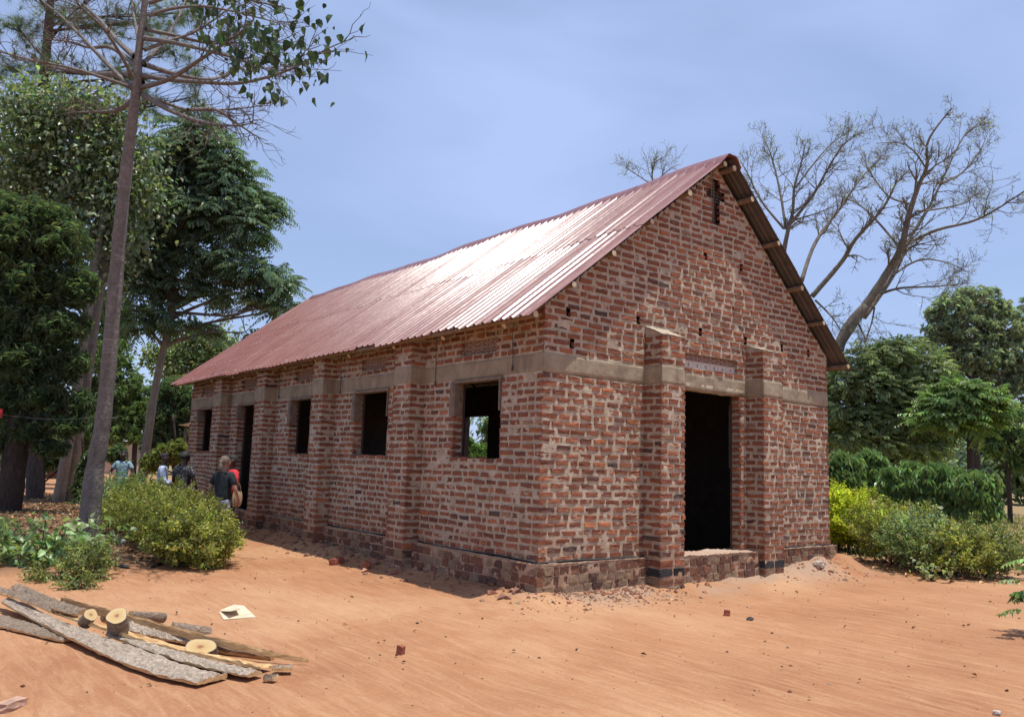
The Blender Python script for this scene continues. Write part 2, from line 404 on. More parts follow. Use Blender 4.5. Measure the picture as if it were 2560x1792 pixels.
def skin(fr, u0, u1, v0, v1, cell=.026, amp=.0058, hole=None, top=None, seed=0, base=0.0, jag=0.0, wrap=False):
    nu = max(2, int(round((u1-u0)/cell))+1); nv = max(2, int(round((v1-v0)/cell))+1)
    us = np.linspace(u0, u1, nu); vs_ = np.linspace(v0, v1, nv)
    U, V = np.meshgrid(us, vs_, indexing='ij'); u = U.ravel(); v = V.ravel()
    P = fr(u, v)
    d = base + amp*(1.0*vnoise(P*5.0, seed)+.9*vnoise(P*13, seed+1)+.8*vnoise(P*29, seed+2))
    if jag:
        e0 = (V == v0).ravel(); e1 = (V == v1).ravel()
        v = v + e0*jag*(vnoise(P*6, seed+5)+.6*vnoise(P*17, seed+8)) + e1*jag*(vnoise(P*6, seed+6)+.6*vnoise(P*17, seed+9))
        d = np.where(e0 | e1, base-.03, d)
    if wrap:
        e = ((U == u0) | (U == u1)).ravel(); d = np.where(e, base-.03, d)
    i = np.arange(nu-1)[:, None]*nv + np.arange(nv-1)[None]
    Q = np.stack([i, i+nv, i+nv+1, i+1], -1).reshape(-1, 4)
    cu = u[Q].mean(1); cv = v[Q].mean(1); keep = np.ones(len(Q), bool)
    for h in (hole or []): keep &= ~((cu > h[0]) & (cu < h[1]) & (cv > h[2]) & (cv < h[3]))
    if top is not None: keep &= cv < top(cu)
    Q = Q[keep]; used = np.unique(Q); rm = np.full(len(u), -1); rm[used] = np.arange(len(used))
    return fr(u[used], v[used], d[used]), rm[Q]

BR = []     # bricks: (frame, wall, u0, u1, v0, v1, tone)
def lay(fr, wall, u0, u1, v0, v1, hole=(), top=None, ch=.1, pitch=.258, jt=.049, head=.10, tone=0, seed=1, wav=.007, hl=None):
    rg = np.random.default_rng(seed); nc = int(round((v1-v0)/ch)); ch = (v1-v0)/nc
    for k in range(nc):
        a = v0+k*ch; b = a+ch; m = (a+b)/2
        lim = [(u0, u1)]
        if top is not None:
            g = np.linspace(u0, u1, 500); ok = g[top(g) > b-.02]
            if len(ok) < 6: continue
            lim = [(ok[0], ok[-1])]
        for h in hole:
            if h[2]-.02 < m < h[3]+.02:
                nl = []
                for s, e in lim:
                    if h[1] <= s or h[0] >= e: nl.append((s, e)); continue
                    if h[0] > s+.05: nl.append((s, h[0]))
                    if h[1] < e-.05: nl.append((h[1], e))
                lim = nl
        for s, e in lim:
            x = s; first = True
            while x < e-.045:
                l = pitch*rg.uniform(.92, 1.08)
                if first and k % 2: l *= .55
                elif rg.random() < head: l *= .55
                first = False
                if e-(x+l) < .07: l = e-x
                x2 = min(x+l, e)
                aa = x + (jt*.5*rg.uniform(.6, 1.4) if x > s+1e-6 else -.004); bb = x2 - (jt*.5*rg.uniform(.6, 1.4) if x2 < e-1e-6 else -.004)
                wv = wav*math.sin(x*1.7+k*.35+seed) + rg.normal(0, .002)
                hj = rg.uniform(.3, .62)
                BR.append((fr, wall, aa, bb, a+jt*hj*.9+wv, b-jt*(1-hj)*.9+wv, tone))
                x = x2
            
TONES = np.array([[.262, .100, .054], [.232, .089, .050], [.204, .080, .047], [.160, .068, .044], [.330, .126, .060], [.125, .060, .044], [.09, .060, .048], [.275, .160, .098]])
def brick_arrays(recs, rg):
    n = len(recs)
    u0, u1, v0, v1 = (np.array([r[i] for r in recs]) for i in (2, 3, 4, 5))
    tn = np.array([r[6] for r in recs])
    # outline of 10 points, irregular
    tu = np.array([0, .33, .67, 1, 1, 1, .67, .33, 0, 0]); tv = np.array([0, 0, 0, 0, .5, 1, 1, 1, 1, .5])
    u = u0[:, None]+(u1-u0)[:, None]*tu; v = v0[:, None]+(v1-v0)[:, None]*tv
    u = u + rg.normal(0, .0048, u.shape); v = v + rg.normal(0, .0036, v.shape)
    shear = rg.normal(0, .022, n)[:, None]; v = v + shear*(u-u.mean(1, keepdims=True))
    cu, cv = u.mean(1, keepdims=True), v.mean(1, keepdims=True)
    proud = rg.normal(.0095, .0045, n)[:, None]
    tiltu = rg.normal(0, .022, n)[:, None]; tiltv = rg.normal(0, .05, n)[:, None]
    df = proud + tiltu*(u-cu) + tiltv*(v-cv) + rg.normal(0, .0022, u.shape)
    O = np.array([r[0].O for r in recs]); U = np.array([r[0].U for r in recs]); Vv = np.array([r[0].V for r in recs]); Nn = np.array([r[0].N for r in recs])
    def w3(uu, vv, dd): return O[:, None]+uu[..., None]*U[:, None]+vv[..., None]*Vv[:, None]+dd[..., None]*Nn[:, None]
    k = .95
    r0 = w3(cu+(u-cu)*k, cv+(v-cv)*(k-.04), df)
    r1 = w3(u, v, df-.006); r2 = w3(u, v, df*0-.045)
    c0 = w3(cu, cv, proud+rg.normal(0, .003, (n, 1)))
    V = np.concatenate([r0, r1, r2, c0], 1)                       # 31 verts
    m = 10; T = [[30, j, (j+1) % m] for j in range(m)]; Q = []
    for a in (0, 10):
        for j in range(m): Q.append([a+j, a+10+j, a+10+(j+1) % m, a+(j+1) % m])
    pick = rg.choice(len(TONES), n, p=[.30, .30, .19, .07, .07, .03, .01, .03])
    col = TONES[pick]*rg.normal(1, .11, n)[:, None].clip(.6, 1.5)
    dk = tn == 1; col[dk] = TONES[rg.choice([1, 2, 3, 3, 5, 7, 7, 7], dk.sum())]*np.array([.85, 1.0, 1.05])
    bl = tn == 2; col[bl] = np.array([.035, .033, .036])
    return V, np.array(T), np.array(Q), col

def build_hall():
    hall = empty('brick_hall', (0, 0, 0), label='unplastered red brick hall with maroon metal roof and dark doorway', cat='building')
    door = (2.55, 4.12, -.1, ZB); vent = (2.62, 4.06, 2.735, 2.965)
    holes = [(x-.04, x+.04, z-.065, z+.06) for x, z in [(.40, 3.227), (.47, 2.816), (1.748, 3.317), (3.141, 3.321), (3.268, 4.527), (4.16, 4.508), (4.281, 3.306), (5.28, 3.311), (6.093, 3.31)]]
    cross = [(3.42, 3.60, 5.09, 5.84), (3.28, 3.73, 5.49, 5.65)]
    fh = [door, vent]+cross+holes
    win = [(.87, 2.00, 1.28, ZB), (3.95, 5.14, 1.28, ZB), (6.87, 8.00, 1.28, ZB), (9.97, 11.08, -.1, ZB), (12.95, 14.07, 1.28, ZB)]
    lvents = [((a+b)/2-.43, (a+b)/2+.43, 2.735, 2.965) for a, b, _, _ in win]
    top = lambda u: roof_under(u)-.015
    PF = [(1.90, 2.39), (4.29, 4.79)]; DF = .32             # front pilasters
    PL = [(2.85, 3.36), (5.97, 6.46), (8.83, 9.38), (11.62, 12.2)]; DL = .25
    # ---- mortar faces
    fm = MB()
    for V, Q in (skin(F_FRONT, 0, W, 0, 6.1, hole=fh+[(a, b, 0, 3.1) for a, b in []]+[(-1, 9, ZB, ZT-.01)], top=top, seed=11),
                 skin(Fr((0, -.085, 0), (1, 0, 0), (0, 0, 1), (0, -1, 0)), -.085, W+.09, -.75, 0, amp=.009, hole=[(1.9, 4.79, -1, 1)], seed=12),
                 skin(Fr((0, -.22, 0), (1, 0, 0), (0, 0, 1), (0, -1, 0)), 2.38, 4.30, -.75, .0, amp=.009, seed=13),
                 skin(Fr((4.12, 0, 0), (0, 1, 0), (0, 0, 1), (-1, 0, 0)), 0, RV, 0, ZB, seed=14),
                 skin(Fr((2.55, 0, 0), (0, 1, 0), (0, 0, 1), (1, 0, 0)), 0, RV, 0, ZB, seed=15)):
        fm.add(V, Q=Q)
    lm = MB()
    ltop = lambda u: 3.36+0*u
    for V, Q in [skin(F_LEFT, 0, LEN, 0, 3.37, hole=win+lvents+[(-1, 99, ZB, ZT-.01)], seed=21),
                 skin(Fr((-.085, 0, 0), (0, 1, 0), (0, 0, 1), (-1, 0, 0)), -.085, LEN+.08, -.75, 0, amp=.010, seed=22)]+\
                [skin(Fr((0, b, 0), (1, 0, 0), (0, 0, 1), (0, -1, 0)), 0, RV, z0, ZB, seed=23) for a, b, z0, _ in win]+\
                [skin(Fr((0, a, 0), (1, 0, 0), (0, 0, 1), (0, 1, 0)), 0, RV, z0, ZB, seed=24) for a, b, z0, _ in win]:
        lm.add(V, Q=Q)
    for a, b, z0, _ in win:                                       # window sills and door sill
        fr = Fr((0, a, max(z0, -.02)), (1, 0, 0), (0, 1, 0), (0, 0, 1)); V, Q = skin(fr, -.01, RV, 0, b-a, amp=.006, seed=25); lm.add(V, Q=Q)
    fw = obj('front_wall', fm.mesh('front_wall', M['mortar'], True), hall, label='sunlit front gable wall of red brick')
    sw = obj('side_wall', lm.mesh('side_wall', M['mortar'], True), hall, label='shaded long side wall of red brick with window openings')
    # ---- pilasters
    def pilaster(o, along, a, b, dep, zt0, zt1, seed, parent_axis):
        pm = MB(); low = -.75
        if parent_axis == 'x':
            f0 = Fr((a, -dep, 0), (1, 0, 0), (0, 0, 1), (0, -1, 0)); f1 = Fr((a, -dep, 0), (0, 1, 0), (0, 0, 1), (-1, 0, 0)); f2 = Fr((b, -dep, 0), (0, 1, 0), (0, 0, 1), (1, 0, 0))
            tp = lambda u, v: np.array([u, v, 0])
        else:
            f0 = Fr((-dep, a, 0), (0, 1, 0), (0, 0, 1), (-1, 0, 0)); f1 = Fr((-dep, a, 0), (1, 0, 0), (0, 0, 1), (0, -1, 0)); f2 = Fr((-dep, b, 0), (1, 0, 0), (0, 0, 1), (0, 1, 0))
        ww = b-a
        for f, e in ((f0, ww), (f1, dep), (f2, dep)):
            V, Q = skin(f, 0, e, low, zt0, seed=seed, hole=[(-1, 9, ZB, ZT)]); pm.add(V, Q=Q)
        # weathered sloping top
        c = [f0(0, zt0, .004), f0(ww, zt0, .004), f0(ww, zt1, -dep), f0(0, zt1, -dep)]
        ft = Fr(c[0], (c[1]-c[0])/ww, nrm(c[3]-c[0]), (0, 0, 1)); V, Q = skin(ft, -.012, ww+.012, -.012, float(np.linalg.norm(c[3]-c[0])), amp=.008, seed=seed+4); pm.add(V, Q=Q)
        V, Q = skin(Fr(f1(0, zt0), f1.U, (zt1-zt0)/dep*np.array([0, 0, 1.]), f1.N), 0, dep, 0, 1e-4, cell=.05); 
        tri = [f1(0, zt0), f1(dep, zt0), f1(dep, zt1)]; pm.add(np.array(tri), T=[[0, 1, 2]])
        pm_o = obj('pilaster', pm.mesh('pilaster', M['mortar'], True), hall)
        wl = ('pil', pm_o)
        for f, e, s in ((f0, ww, 0), (f1, dep, 1), (f2, dep, 2)):
            lay(f, pm_o, 0, e, 0, ZB, seed=seed+s, pitch=.25, head=.2); lay(f, pm_o, 0, e, ZT, zt0, seed=seed+s+7)
            lay(f, pm_o, 0, e, -.13, 0, seed=seed+s+9, ch=.13, tone=0)
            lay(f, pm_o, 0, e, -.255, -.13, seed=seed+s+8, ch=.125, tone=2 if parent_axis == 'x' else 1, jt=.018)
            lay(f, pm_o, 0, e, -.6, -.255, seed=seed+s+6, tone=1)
            V, Q = skin(f, -.012, e+.012, ZB-.02, ZT+.02, cell=.03, amp=.004, seed=seed+s+3, base=.007, jag=.022)
            bm_ = MB(); bm_.add(V, Q=Q); obj('band', bm_.mesh('band', M['beam'], True), pm_o)
    for k, (a, b) in enumerate(PF): pilaster(None, None, a, b, DF, 3.10+.04*k, 3.24, 101+20*k, 'x')
    for k, (a, b) in enumerate(PL): pilaster(None, None, a, b, DL, 3.05, 3.2, 201+20*k, 'y')
    # ---- ring beam
    rb = MB()
    segs = [(F_FRONT, 0-.012, 1.90), (F_FRONT, 2.39, 4.29), (F_FRONT, 4.79, W+.012)]
    ends = [0]+[x for p in PL for x in p]+[LEN]
    segs += [(F_LEFT, ends[i]-(.012 if i == 0 else 0), ends[i+1]) for i in range(0, len(ends), 2)]
    for k, (fr, a, b) in enumerate(segs):
        V, Q = skin(fr, a, b, ZB-.012, ZT+.012, cell=.03, amp=.004, seed=300+k, base=.006, jag=.020); rb.add(V, Q=Q)
    for a, b, _, _ in win: rb.box((.0, a, ZB-.004), (RV-.005, b, ZB+.1))
    rb.box((2.5, -.006, ZB-.004), (4.2, RV-.005, ZB+.1))
    obj('ring_beam', rb.mesh('ring_beam', M['beam'], True), hall, label='grey concrete ring beam above the openings')
    # ---- bricks
    lay(F_FRONT, fw, 0, W, 0, ZB, hole=[door], seed=31); lay(F_FRONT, fw, 0, W, ZT+.0, 6.06, hole=[vent]+cross+holes, top=top, seed=32)
    lay(F_LEFT, sw, 0, LEN, 0, ZB, hole=win, seed=33, head=.30, pitch=.26); lay(F_LEFT, sw, 0, LEN, ZT, 3.36, hole=lvents, seed=34, head=.25)
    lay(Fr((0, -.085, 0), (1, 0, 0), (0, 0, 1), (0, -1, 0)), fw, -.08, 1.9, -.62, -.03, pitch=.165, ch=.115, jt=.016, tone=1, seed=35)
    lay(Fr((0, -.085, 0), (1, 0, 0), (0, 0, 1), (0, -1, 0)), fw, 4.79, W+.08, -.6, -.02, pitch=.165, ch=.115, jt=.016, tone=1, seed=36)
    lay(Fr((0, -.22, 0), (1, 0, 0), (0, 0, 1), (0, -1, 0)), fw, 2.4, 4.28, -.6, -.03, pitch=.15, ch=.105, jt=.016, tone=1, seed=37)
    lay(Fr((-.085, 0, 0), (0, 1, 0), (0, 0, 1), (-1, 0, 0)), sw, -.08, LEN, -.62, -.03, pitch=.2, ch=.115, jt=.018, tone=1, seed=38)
    lay(Fr((4.12, 0, 0), (0, 1, 0), (0, 0, 1), (-1, 0, 0)), fw, 0, RV-.005, 0, ZB, seed=39, pitch=.16)
    for a, b, z0, _ in win:
        lay(Fr((0, b, 0), (1, 0, 0), (0, 0, 1), (0, -1, 0)), sw, 0, RV-.005, max(z0, 0), ZB, seed=int(40+a), pitch=.16)
    rec = BR; rg = np.random.default_rng(99)
    # rank by size in the picture
    pc = np.array([r[0]((r[2]+r[3])/2, (r[4]+r[5])/2) for r in rec]); dv = pc-CAM; dep = dv@CF
    face = np.array([abs(r[0].N@(d/np.linalg.norm(d))) if r[0].N@d < 0 else 0 for r, d in zip(rec, dv)])
    area = np.array([(r[3]-r[2])*(r[5]-r[4]) for r in rec])*face/dep**2
    zlow = pc[:, 2] > -.36
    px = 1280+FPX*(dv@CR)/dep; py = 896-FPX*(dv@CU)/dep
    area = area*zlow*(px > 0)*(px < 2560)*(py > 0)*(py < 1792)
    tot = np.array([rec[i][6] for i in range(len(rec))])
    order = np.argsort(-area); single = set(order[:300].tolist())
    V, T, Q, colr = brick_arrays(rec, rg)
    for i in order[:300]:
        me = mesh('brick', V[i], [T, Q], M['brick'], False, np.repeat(colr[i][None], V.shape[1], 0))
        obj('brick', me, rec[i][1])
    rest = np.array([i for i in range(len(rec)) if i not in single])
    n, m = len(rest), V.shape[1]; off = (np.arange(n)*m)[:, None, None]
    me = mesh('brickwork', V[rest].reshape(-1, 3), [(T[None]+off).reshape(-1, 3), (Q[None]+off).reshape(-1, 4)], M['brick'], False, np.repeat(colr[rest], m, 0))
    obj('brickwork', me, hall, kind='stuff')
    # ---- plinth ledge, door step, damp course
    lg = MB()
    def strip(O, U, V, ln, wd, s, amp=.007):
        a, q = skin(Fr(O, U, V, (0, 0, 1)), 0, ln, 0, wd, cell=.03, amp=amp, seed=s, base=.0); lg.add(a, Q=q)
    strip((-.10, -.10, -.012), (1, 0, 0), (0, 1, 0), 2.0, .10, 401); strip((4.79, -.10, -.012), (1, 0, 0), (0, 1, 0), W-4.79+.1, .10, 402)
    strip((2.39, -.24, .0), (1, 0, 0), (0, 1, 0), 1.9, .5, 403, .011); strip((-.10, -.10, -.012), (0, 1, 0), (1, 0, 0), LEN+.2, .10, 404)
    obj('plinth_ledge', lg.mesh('plinth_ledge', M['ledge'], True), hall)
    for seg in (([(x, -.022-.012*math.sin(x*7), .004+.007*math.sin(x*3.1)) for x in np.arange(-.03, 1.91, .06)]),
                ([(x, -.022-.01*math.sin(x*6), .004+.006*math.sin(x*4)) for x in np.arange(4.8, W+.03, .06)]),
                ([(-.024-.012*math.sin(y*6), y, .004+.008*math.sin(y*2.3)) for y in np.arange(-.03, 2.84, .06)]),
                ([(-.022-.01*math.sin(y*6), y, .004+.008*math.sin(y*2.3)) for y in np.arange(3.4, 5.96, .06)])):
        dp = MB(); dp.tube(seg, .0085, 4); obj('damp_course', dp.mesh('damp_course', M['black']), hall)
    # ---- vent blocks
    def block(kind, w_, h_):
        b = MB(); t = .016; D = .05
        b.box((0, 0, 0), (w_, D, t)); b.box((0, 0, h_-t), (w_, D, h_)); b.box((0, 0, t), (t, D, h_-t)); b.box((w_-t, 0, t), (w_, D, h_-t))
        def bar(x0, z0, x1, z1, r=.0085, dd=.004):
            d = np.array([x1-x0, z1-z0]); d = d/np.linalg.norm(d); n_ = np.array([-d[1], d[0]])*r
            pts = [(x0-n_[0], z0-n_[1]), (x1-n_[0], z1-n_[1]), (x1+n_[0], z1+n_[1]), (x0+n_[0], z0+n_[1])]
            V = [(p[0], dd, p[1]) for p in pts]+[(p[0], D, p[1]) for p in pts]
            b.add(V, Q=[[0, 1, 2, 3], [4, 7, 6, 5], [0, 4, 5, 1], [1, 5, 6, 2], [2, 6, 7, 3], [3, 7, 4, 0]])
        if kind == 'x':
            bar(w_/2, t, w_/2, h_-t, .01)
            for a, c in ((t, w_/2), (w_/2, w_-t)): bar(a, t, c, h_-t); bar(a, h_-t, c, t, dd=.006)
        else:
            m = w_/2; hm = h_/2
            b.box((t, .006, t), (w_*.30, D, h_-t)); b.box((w_*.70, .006, t), (w_-t, D, h_-t))       # solid cheeks with angled slots
            bar(w_*.30, h_-t, w_*.41, hm, .011); bar(w_*.30, t, w_*.41, hm, .011, .005); bar(w_*.70, h_-t, w_*.59, hm, .011); bar(w_*.70, t, w_*.59, hm, .011, .005)
            bar(m, h_-t, m, hm+.022, .012); bar(m, t, m, hm-.022, .012)
            bar(w_*.36, h_-t-.006, w_*.64, h_-t-.006, .007, .007); bar(w_*.36, t+.006, w_*.64, t+.006, .007, .007)
        return b
    bw_, bh = (vent[1]-vent[0])/7, (vent[3]-vent[2])/2
    bx = block('x', bw_-.006, bh-.004).mesh('vent_block', M['ventr']); ba = block('a', bw_-.006, bh-.004).mesh('vent_block', M['ventw'])
    for r_, me in ((0, ba), (1, bx)):
        for k in range(7):
            o = bpy.data.objects.new('vent_block', me); COL.objects.link(o); o.parent = hall; o.location = (vent[0]+k*bw_+.003, .05, vent[2]+r_*bh+.002)
    for v in lvents:
        w4 = (v[1]-v[0])/4; me = block('x', w4-.006, bh-.004).mesh('vent_block', M['ventr'])
        for r_ in (0, 1):
            for k in range(4):
                o = bpy.data.objects.new('vent_block', me); COL.objects.link(o); o.parent = hall
                o.location = (.05, v[0]+(k+1)*w4-.003, v[2]+r_*bh+.002); o.rotation_euler = (0, 0, -math.pi/2)
    for v in [vent]+lvents:                                        # reveals round the vents
        vb = MB(); fr = v is vent
        for lo, hi in (((v[0]-.02, v[3]), (v[1]+.02, v[3]+.03)), ((v[0]-.02, v[2]-.03), (v[1]+.02, v[2])), ((v[1], v[2]), (v[1]+.03, v[3]))):
            vb.box((lo[0], .015, lo[1]) if fr else (.015, lo[0], lo[1]), (hi[0], RV, hi[1]) if fr else (RV, hi[0], hi[1]))
        obj('vent_reveal', vb.mesh('vent_reveal', M['mortar']), hall)
    # ---- cross-shaped grille high in the gable
    cg = MB()
    for z in np.arange(5.11, 5.83, .052):
        arm = 5.47 < z < 5.64; x0, x1 = (3.285, 3.725) if arm else (3.425, 3.595)
        for x in np.arange(x0, x1-.03, .075): cg.box((x+.006, .05, z), (x+.067, .10, z+.033), jit=.004)
    cg.box((3.27, .11, 5.08), (3.74, .13, 5.85))
    obj('cross_grille', cg.mesh('cross_grille', M['inner']), hall, label='cross shaped brick grille under the gable peak')
    sw_ = MB()
    for x, z0, z1 in ((3.375, 5.3, 5.9), (3.425, 5.12, 5.9)): sw_.tube([(x, -.014, z1), (x+.004, -.018, (z0+z1)/2), (x+.01, -.014, z0)], .006, 4)
    obj('hanging_string', sw_.mesh('hanging_string', M['board']), hall)
    wr = MB()
    for y, z0 in ((.62, 2.52), (2.52, 2.42), (5.75, 2.45), (8.65, 2.5)):
        wr.tube([(-.022, y, 3.25), (-.026, y+.01, 2.95), (-.022, y-.008, z0)], .0055, 4); wr.tube([(-.024, y-.008, z0), (-.026, y, z0-.07)], .012, 5)
    obj('hanging_wire', wr.mesh('hanging_wire', M['wire']), hall)
    # ---- timber left in the window heads
    for k, (a, b, z0, _) in enumerate(win):
        o = MB(); o.box((-.035, a-.02, ZB-.045), (RV-.03, b+.05, ZB-.007), jit=.003); obj('head_board', o.mesh('head_board', M['board']), hall)
        if z0 > 0 or k == 3:
            o = MB(); hb = .47 if k < 3 else .3
            o.box((-.03, b-.032, ZB-.05-hb), (RV-.03, b-.004, ZB-.047), jit=.003); o.box((-.04, b-.01, ZB-.05-hb), (-.014, b+.075, ZB-.047), jit=.003)
            obj('jamb_board', o.mesh('jamb_board', M['board']), hall)
            if k < 2:
                o = MB(); o.box((-.03, a+.004, ZB-.05-.42), (.02, a+.028, ZB-.047), jit=.003); obj('jamb_board', o.mesh('jamb_board', M['board']), hall)
    # ---- inner leaf, right wall, back wall
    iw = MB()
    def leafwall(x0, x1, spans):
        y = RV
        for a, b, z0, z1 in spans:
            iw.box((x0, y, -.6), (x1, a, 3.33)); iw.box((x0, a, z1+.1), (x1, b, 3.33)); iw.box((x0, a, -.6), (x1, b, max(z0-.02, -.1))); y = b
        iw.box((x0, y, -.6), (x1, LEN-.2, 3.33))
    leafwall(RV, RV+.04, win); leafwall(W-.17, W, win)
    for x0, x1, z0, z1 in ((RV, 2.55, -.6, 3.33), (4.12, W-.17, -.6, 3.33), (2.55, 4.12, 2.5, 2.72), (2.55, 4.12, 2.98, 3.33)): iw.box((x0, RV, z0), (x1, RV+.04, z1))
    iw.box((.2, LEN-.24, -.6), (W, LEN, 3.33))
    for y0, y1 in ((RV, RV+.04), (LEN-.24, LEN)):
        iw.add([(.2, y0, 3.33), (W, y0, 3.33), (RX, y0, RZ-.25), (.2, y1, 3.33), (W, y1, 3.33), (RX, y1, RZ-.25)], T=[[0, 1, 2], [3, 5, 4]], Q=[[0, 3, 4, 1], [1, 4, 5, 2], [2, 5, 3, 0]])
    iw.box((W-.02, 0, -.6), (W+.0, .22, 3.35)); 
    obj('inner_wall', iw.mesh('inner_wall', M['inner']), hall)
    # right end returns of the front wall (seen only from the side)
    rt = MB(); V, Q = skin(Fr((W, 0, 0), (0, 1, 0), (0, 0, 1), (1, 0, 0)), 0, .6, -.6, 3.36, cell=.05, seed=77); rt.add(V, Q=Q)
    obj('end_return', rt.mesh('end_return', M['mortar'], True), hall)
    # ---- roof sheets
    prof = [(0, 0), (.040, .0), (.050, .006), (.068, .006), (.078, 0), (.124, 0), (.1445, .0235), (.180, .0235)]
    def sag(y): return -.045*np.sin(np.pi*np.clip((y+.4)/15.6, 0, 1)) + .020*np.sin(y*1.15+1.0) + .012*np.sin(y*2.9)
    def slope_pt(side, s, y, h):                                  # s from eave 0 to ridge 1
        ex, ez = (EXL, EZL) if side < 0 else (EXR, EZR)
        x = ex+(RX-ex)*s; z = ez+(RZ-ez)*s+sag(y)*(.35+.65*s)
        d = np.array([RX-ex, RZ-ez]); d = d/np.linalg.norm(d); nn = np.array([-d[1], d[0]]) if side < 0 else np.array([d[1], -d[0]])
        return np.stack([x+h*nn[0], y, z+h*nn[1]], -1)
    y_front = lambda side, s: -.28-0*s
    ns_ = 20; sw0 = .78
    for side in (-1, 1):
        for k in range(ns_):
            for s0, s1, lift in ((0.0, .53, 0.0), (.50, .995, .007)):
                ys = [j*.195+p*.195/.2 for j in range(4) for p, _ in prof]+[.78, .78+.045]; hs = [h for j in range(4) for _, h in prof]+[0, 0]
                ys = np.array(ys); hs = np.array(hs)*np.repeat(np.r_[RNG.uniform(.86, 1.14, 4), 1], 8)[:len(hs)]
                if k == ns_-1: ys, hs = ys[:-1], hs[:-1]
                ss = np.linspace(s0, s1, 8)
                S, Yl = np.meshgrid(ss, ys, indexing='ij'); H = np.broadcast_to(hs, S.shape)
                tilt = RNG.normal(0, .004); off = RNG.normal(0, .0025)
                y = Yl + k*sw0 + y_front(side, S)*1.0
                e0 = RNG.normal(0, .006)
                s_ = S + (S == s0)*e0
                h = .055+lift+H+off*0+tilt*(S-s0)+.003*vnoise(np.stack([S.ravel()*9, y.ravel()*1.3, S.ravel()*0+k], -1), 5).reshape(S.shape) + .0015*(k % 2)
                P = slope_pt(side, s_, y, h).reshape(-1, 3); P2 = slope_pt(side, s_, y, h-.004).reshape(-1, 3)
                nu, nv = S.shape; i = np.arange(nu-1)[:, None]*nv+np.arange(nv-1)[None]
                Q = np.stack([i, i+1, i+nv+1, i+nv], -1).reshape(-1, 4)
                if side > 0: Q = Q[:, ::-1]
                n = len(P); V = np.vstack([P, P2]); Qa = np.vstack([Q, Q[:, ::-1]+n])
                me = mesh('roof_sheet', V, Qa, [M['roof'], M['under']], False, None, np.r_[np.zeros(len(Q)), np.ones(len(Q))])
                obj('roof_sheet', me, hall)
    # purlins and rafters
    pls = {-1: [(-.36, 3.05), (.252, 3.549), (.957, 4.067), (1.744, 4.646), (2.554, 5.246), (3.42, 5.86)], 1: [(6.92, 3.06), (6.14, 3.80), (5.53, 4.33), (4.81, 4.90), (4.12, 5.44), (3.66, 5.86)]}
    srow = {}
    for side in (-1, 1):
        ex = EXL if side < 0 else EXR; srow[side] = []
        for q, (x, z) in enumerate(pls[side]):
            s = (x-ex)/(RX-ex); s = max(s, .012); srow[side].append(s)
            rr = .044+RNG.uniform(-.006, .006)
            yy = np.linspace(y_front(side, s)+.03-RNG.uniform(0, .04), 15.15, 12)
            pts = slope_pt(side, np.full(12, s), yy, np.full(12, .045-rr)); pts[:, 0] += .006*np.sin(yy*1.9+q); pts[:, 2] -= .006*np.abs(np.sin(yy*1.3+q))
            b = MB(); b.tube(pts, rr, 10, cap=False); po = obj('purlin', b.mesh('purlin', M['pole'], True), hall)
            e = MB(); th = np.arange(10)*2*math.pi/10; c = pts[0]+np.array([0, -.003, 0])
            e.add(np.vstack([c, c+np.stack([rr*np.cos(th), 0*th, rr*np.sin(th)], -1)]), T=[[0, 1+k, 1+(k+1) % 10] for k in range(10)])
            obj('sawn_end', e.mesh('sawn_end', M['cut']), po)
        for y in np.arange(.45, 15, 1.47):
            s = np.linspace(.02+RNG.uniform(0, .015), .98, 5); b = MB(); rr = .042
            pts = slope_pt(side, s, np.full(5, y), np.full(5, -.08)); b.tube(pts, rr, 8, cap=False); ro = obj('rafter', b.mesh('rafter', M['pole'], True), hall)
            d = nrm(pts[0]-pts[1]); a = np.array([0, 1., 0]); bb = np.cross(d, a); th = np.arange(8)*2*math.pi/8; c = pts[0]+d*.003
            e = MB(); e.add(np.vstack([c, c+rr*(np.cos(th)[:, None]*a+np.sin(th)[:, None]*bb)]), T=[[0, 1+k, 1+(k+1) % 8] for k in range(8)])
            obj('sawn_end', e.mesh('sawn_end', M['cut']), ro)
    # screws
    sc_ = MB()
    for side in (-1, 1):
        for s in sorted(srow[side])[:6]:
            s = min(max(s, .022), .955)
            for k in range(ns_*4):
                if RNG.random() < .18: continue
                y = k*.195+.161*.975+y_front(side, s)+RNG.normal(0, .006); s2 = s+RNG.normal(0, .0035)
                c = slope_pt(side, np.array([s2]), np.array([y]), np.array([.055+.022+(.007 if s > .5 else 0)]))[0]
                n = nrm(slope_pt(side, np.array([s2]), np.array([y]), np.array([.3]))[0]-c); a = np.array([0, 1., 0]); b = np.cross(n, a); th = np.arange(6)*math.pi/3
                r = .015; V = np.vstack([c-n*.004+r*(np.cos(th)[:, None]*a+np.sin(th)[:, None]*b), c+n*.006+.6*r*(np.cos(th)[:, None]*a+np.sin(th)[:, None]*b), c+n*.011])
                sc_.add(V, T=[[12, 6+j, 6+(j+1) % 6] for j in range(6)], Q=[[j, (j+1) % 6, 6+(j+1) % 6, 6+j] for j in range(6)])
    obj('roof_screws', sc_.mesh('roof_screws', M['screw']), hall, kind='stuff')
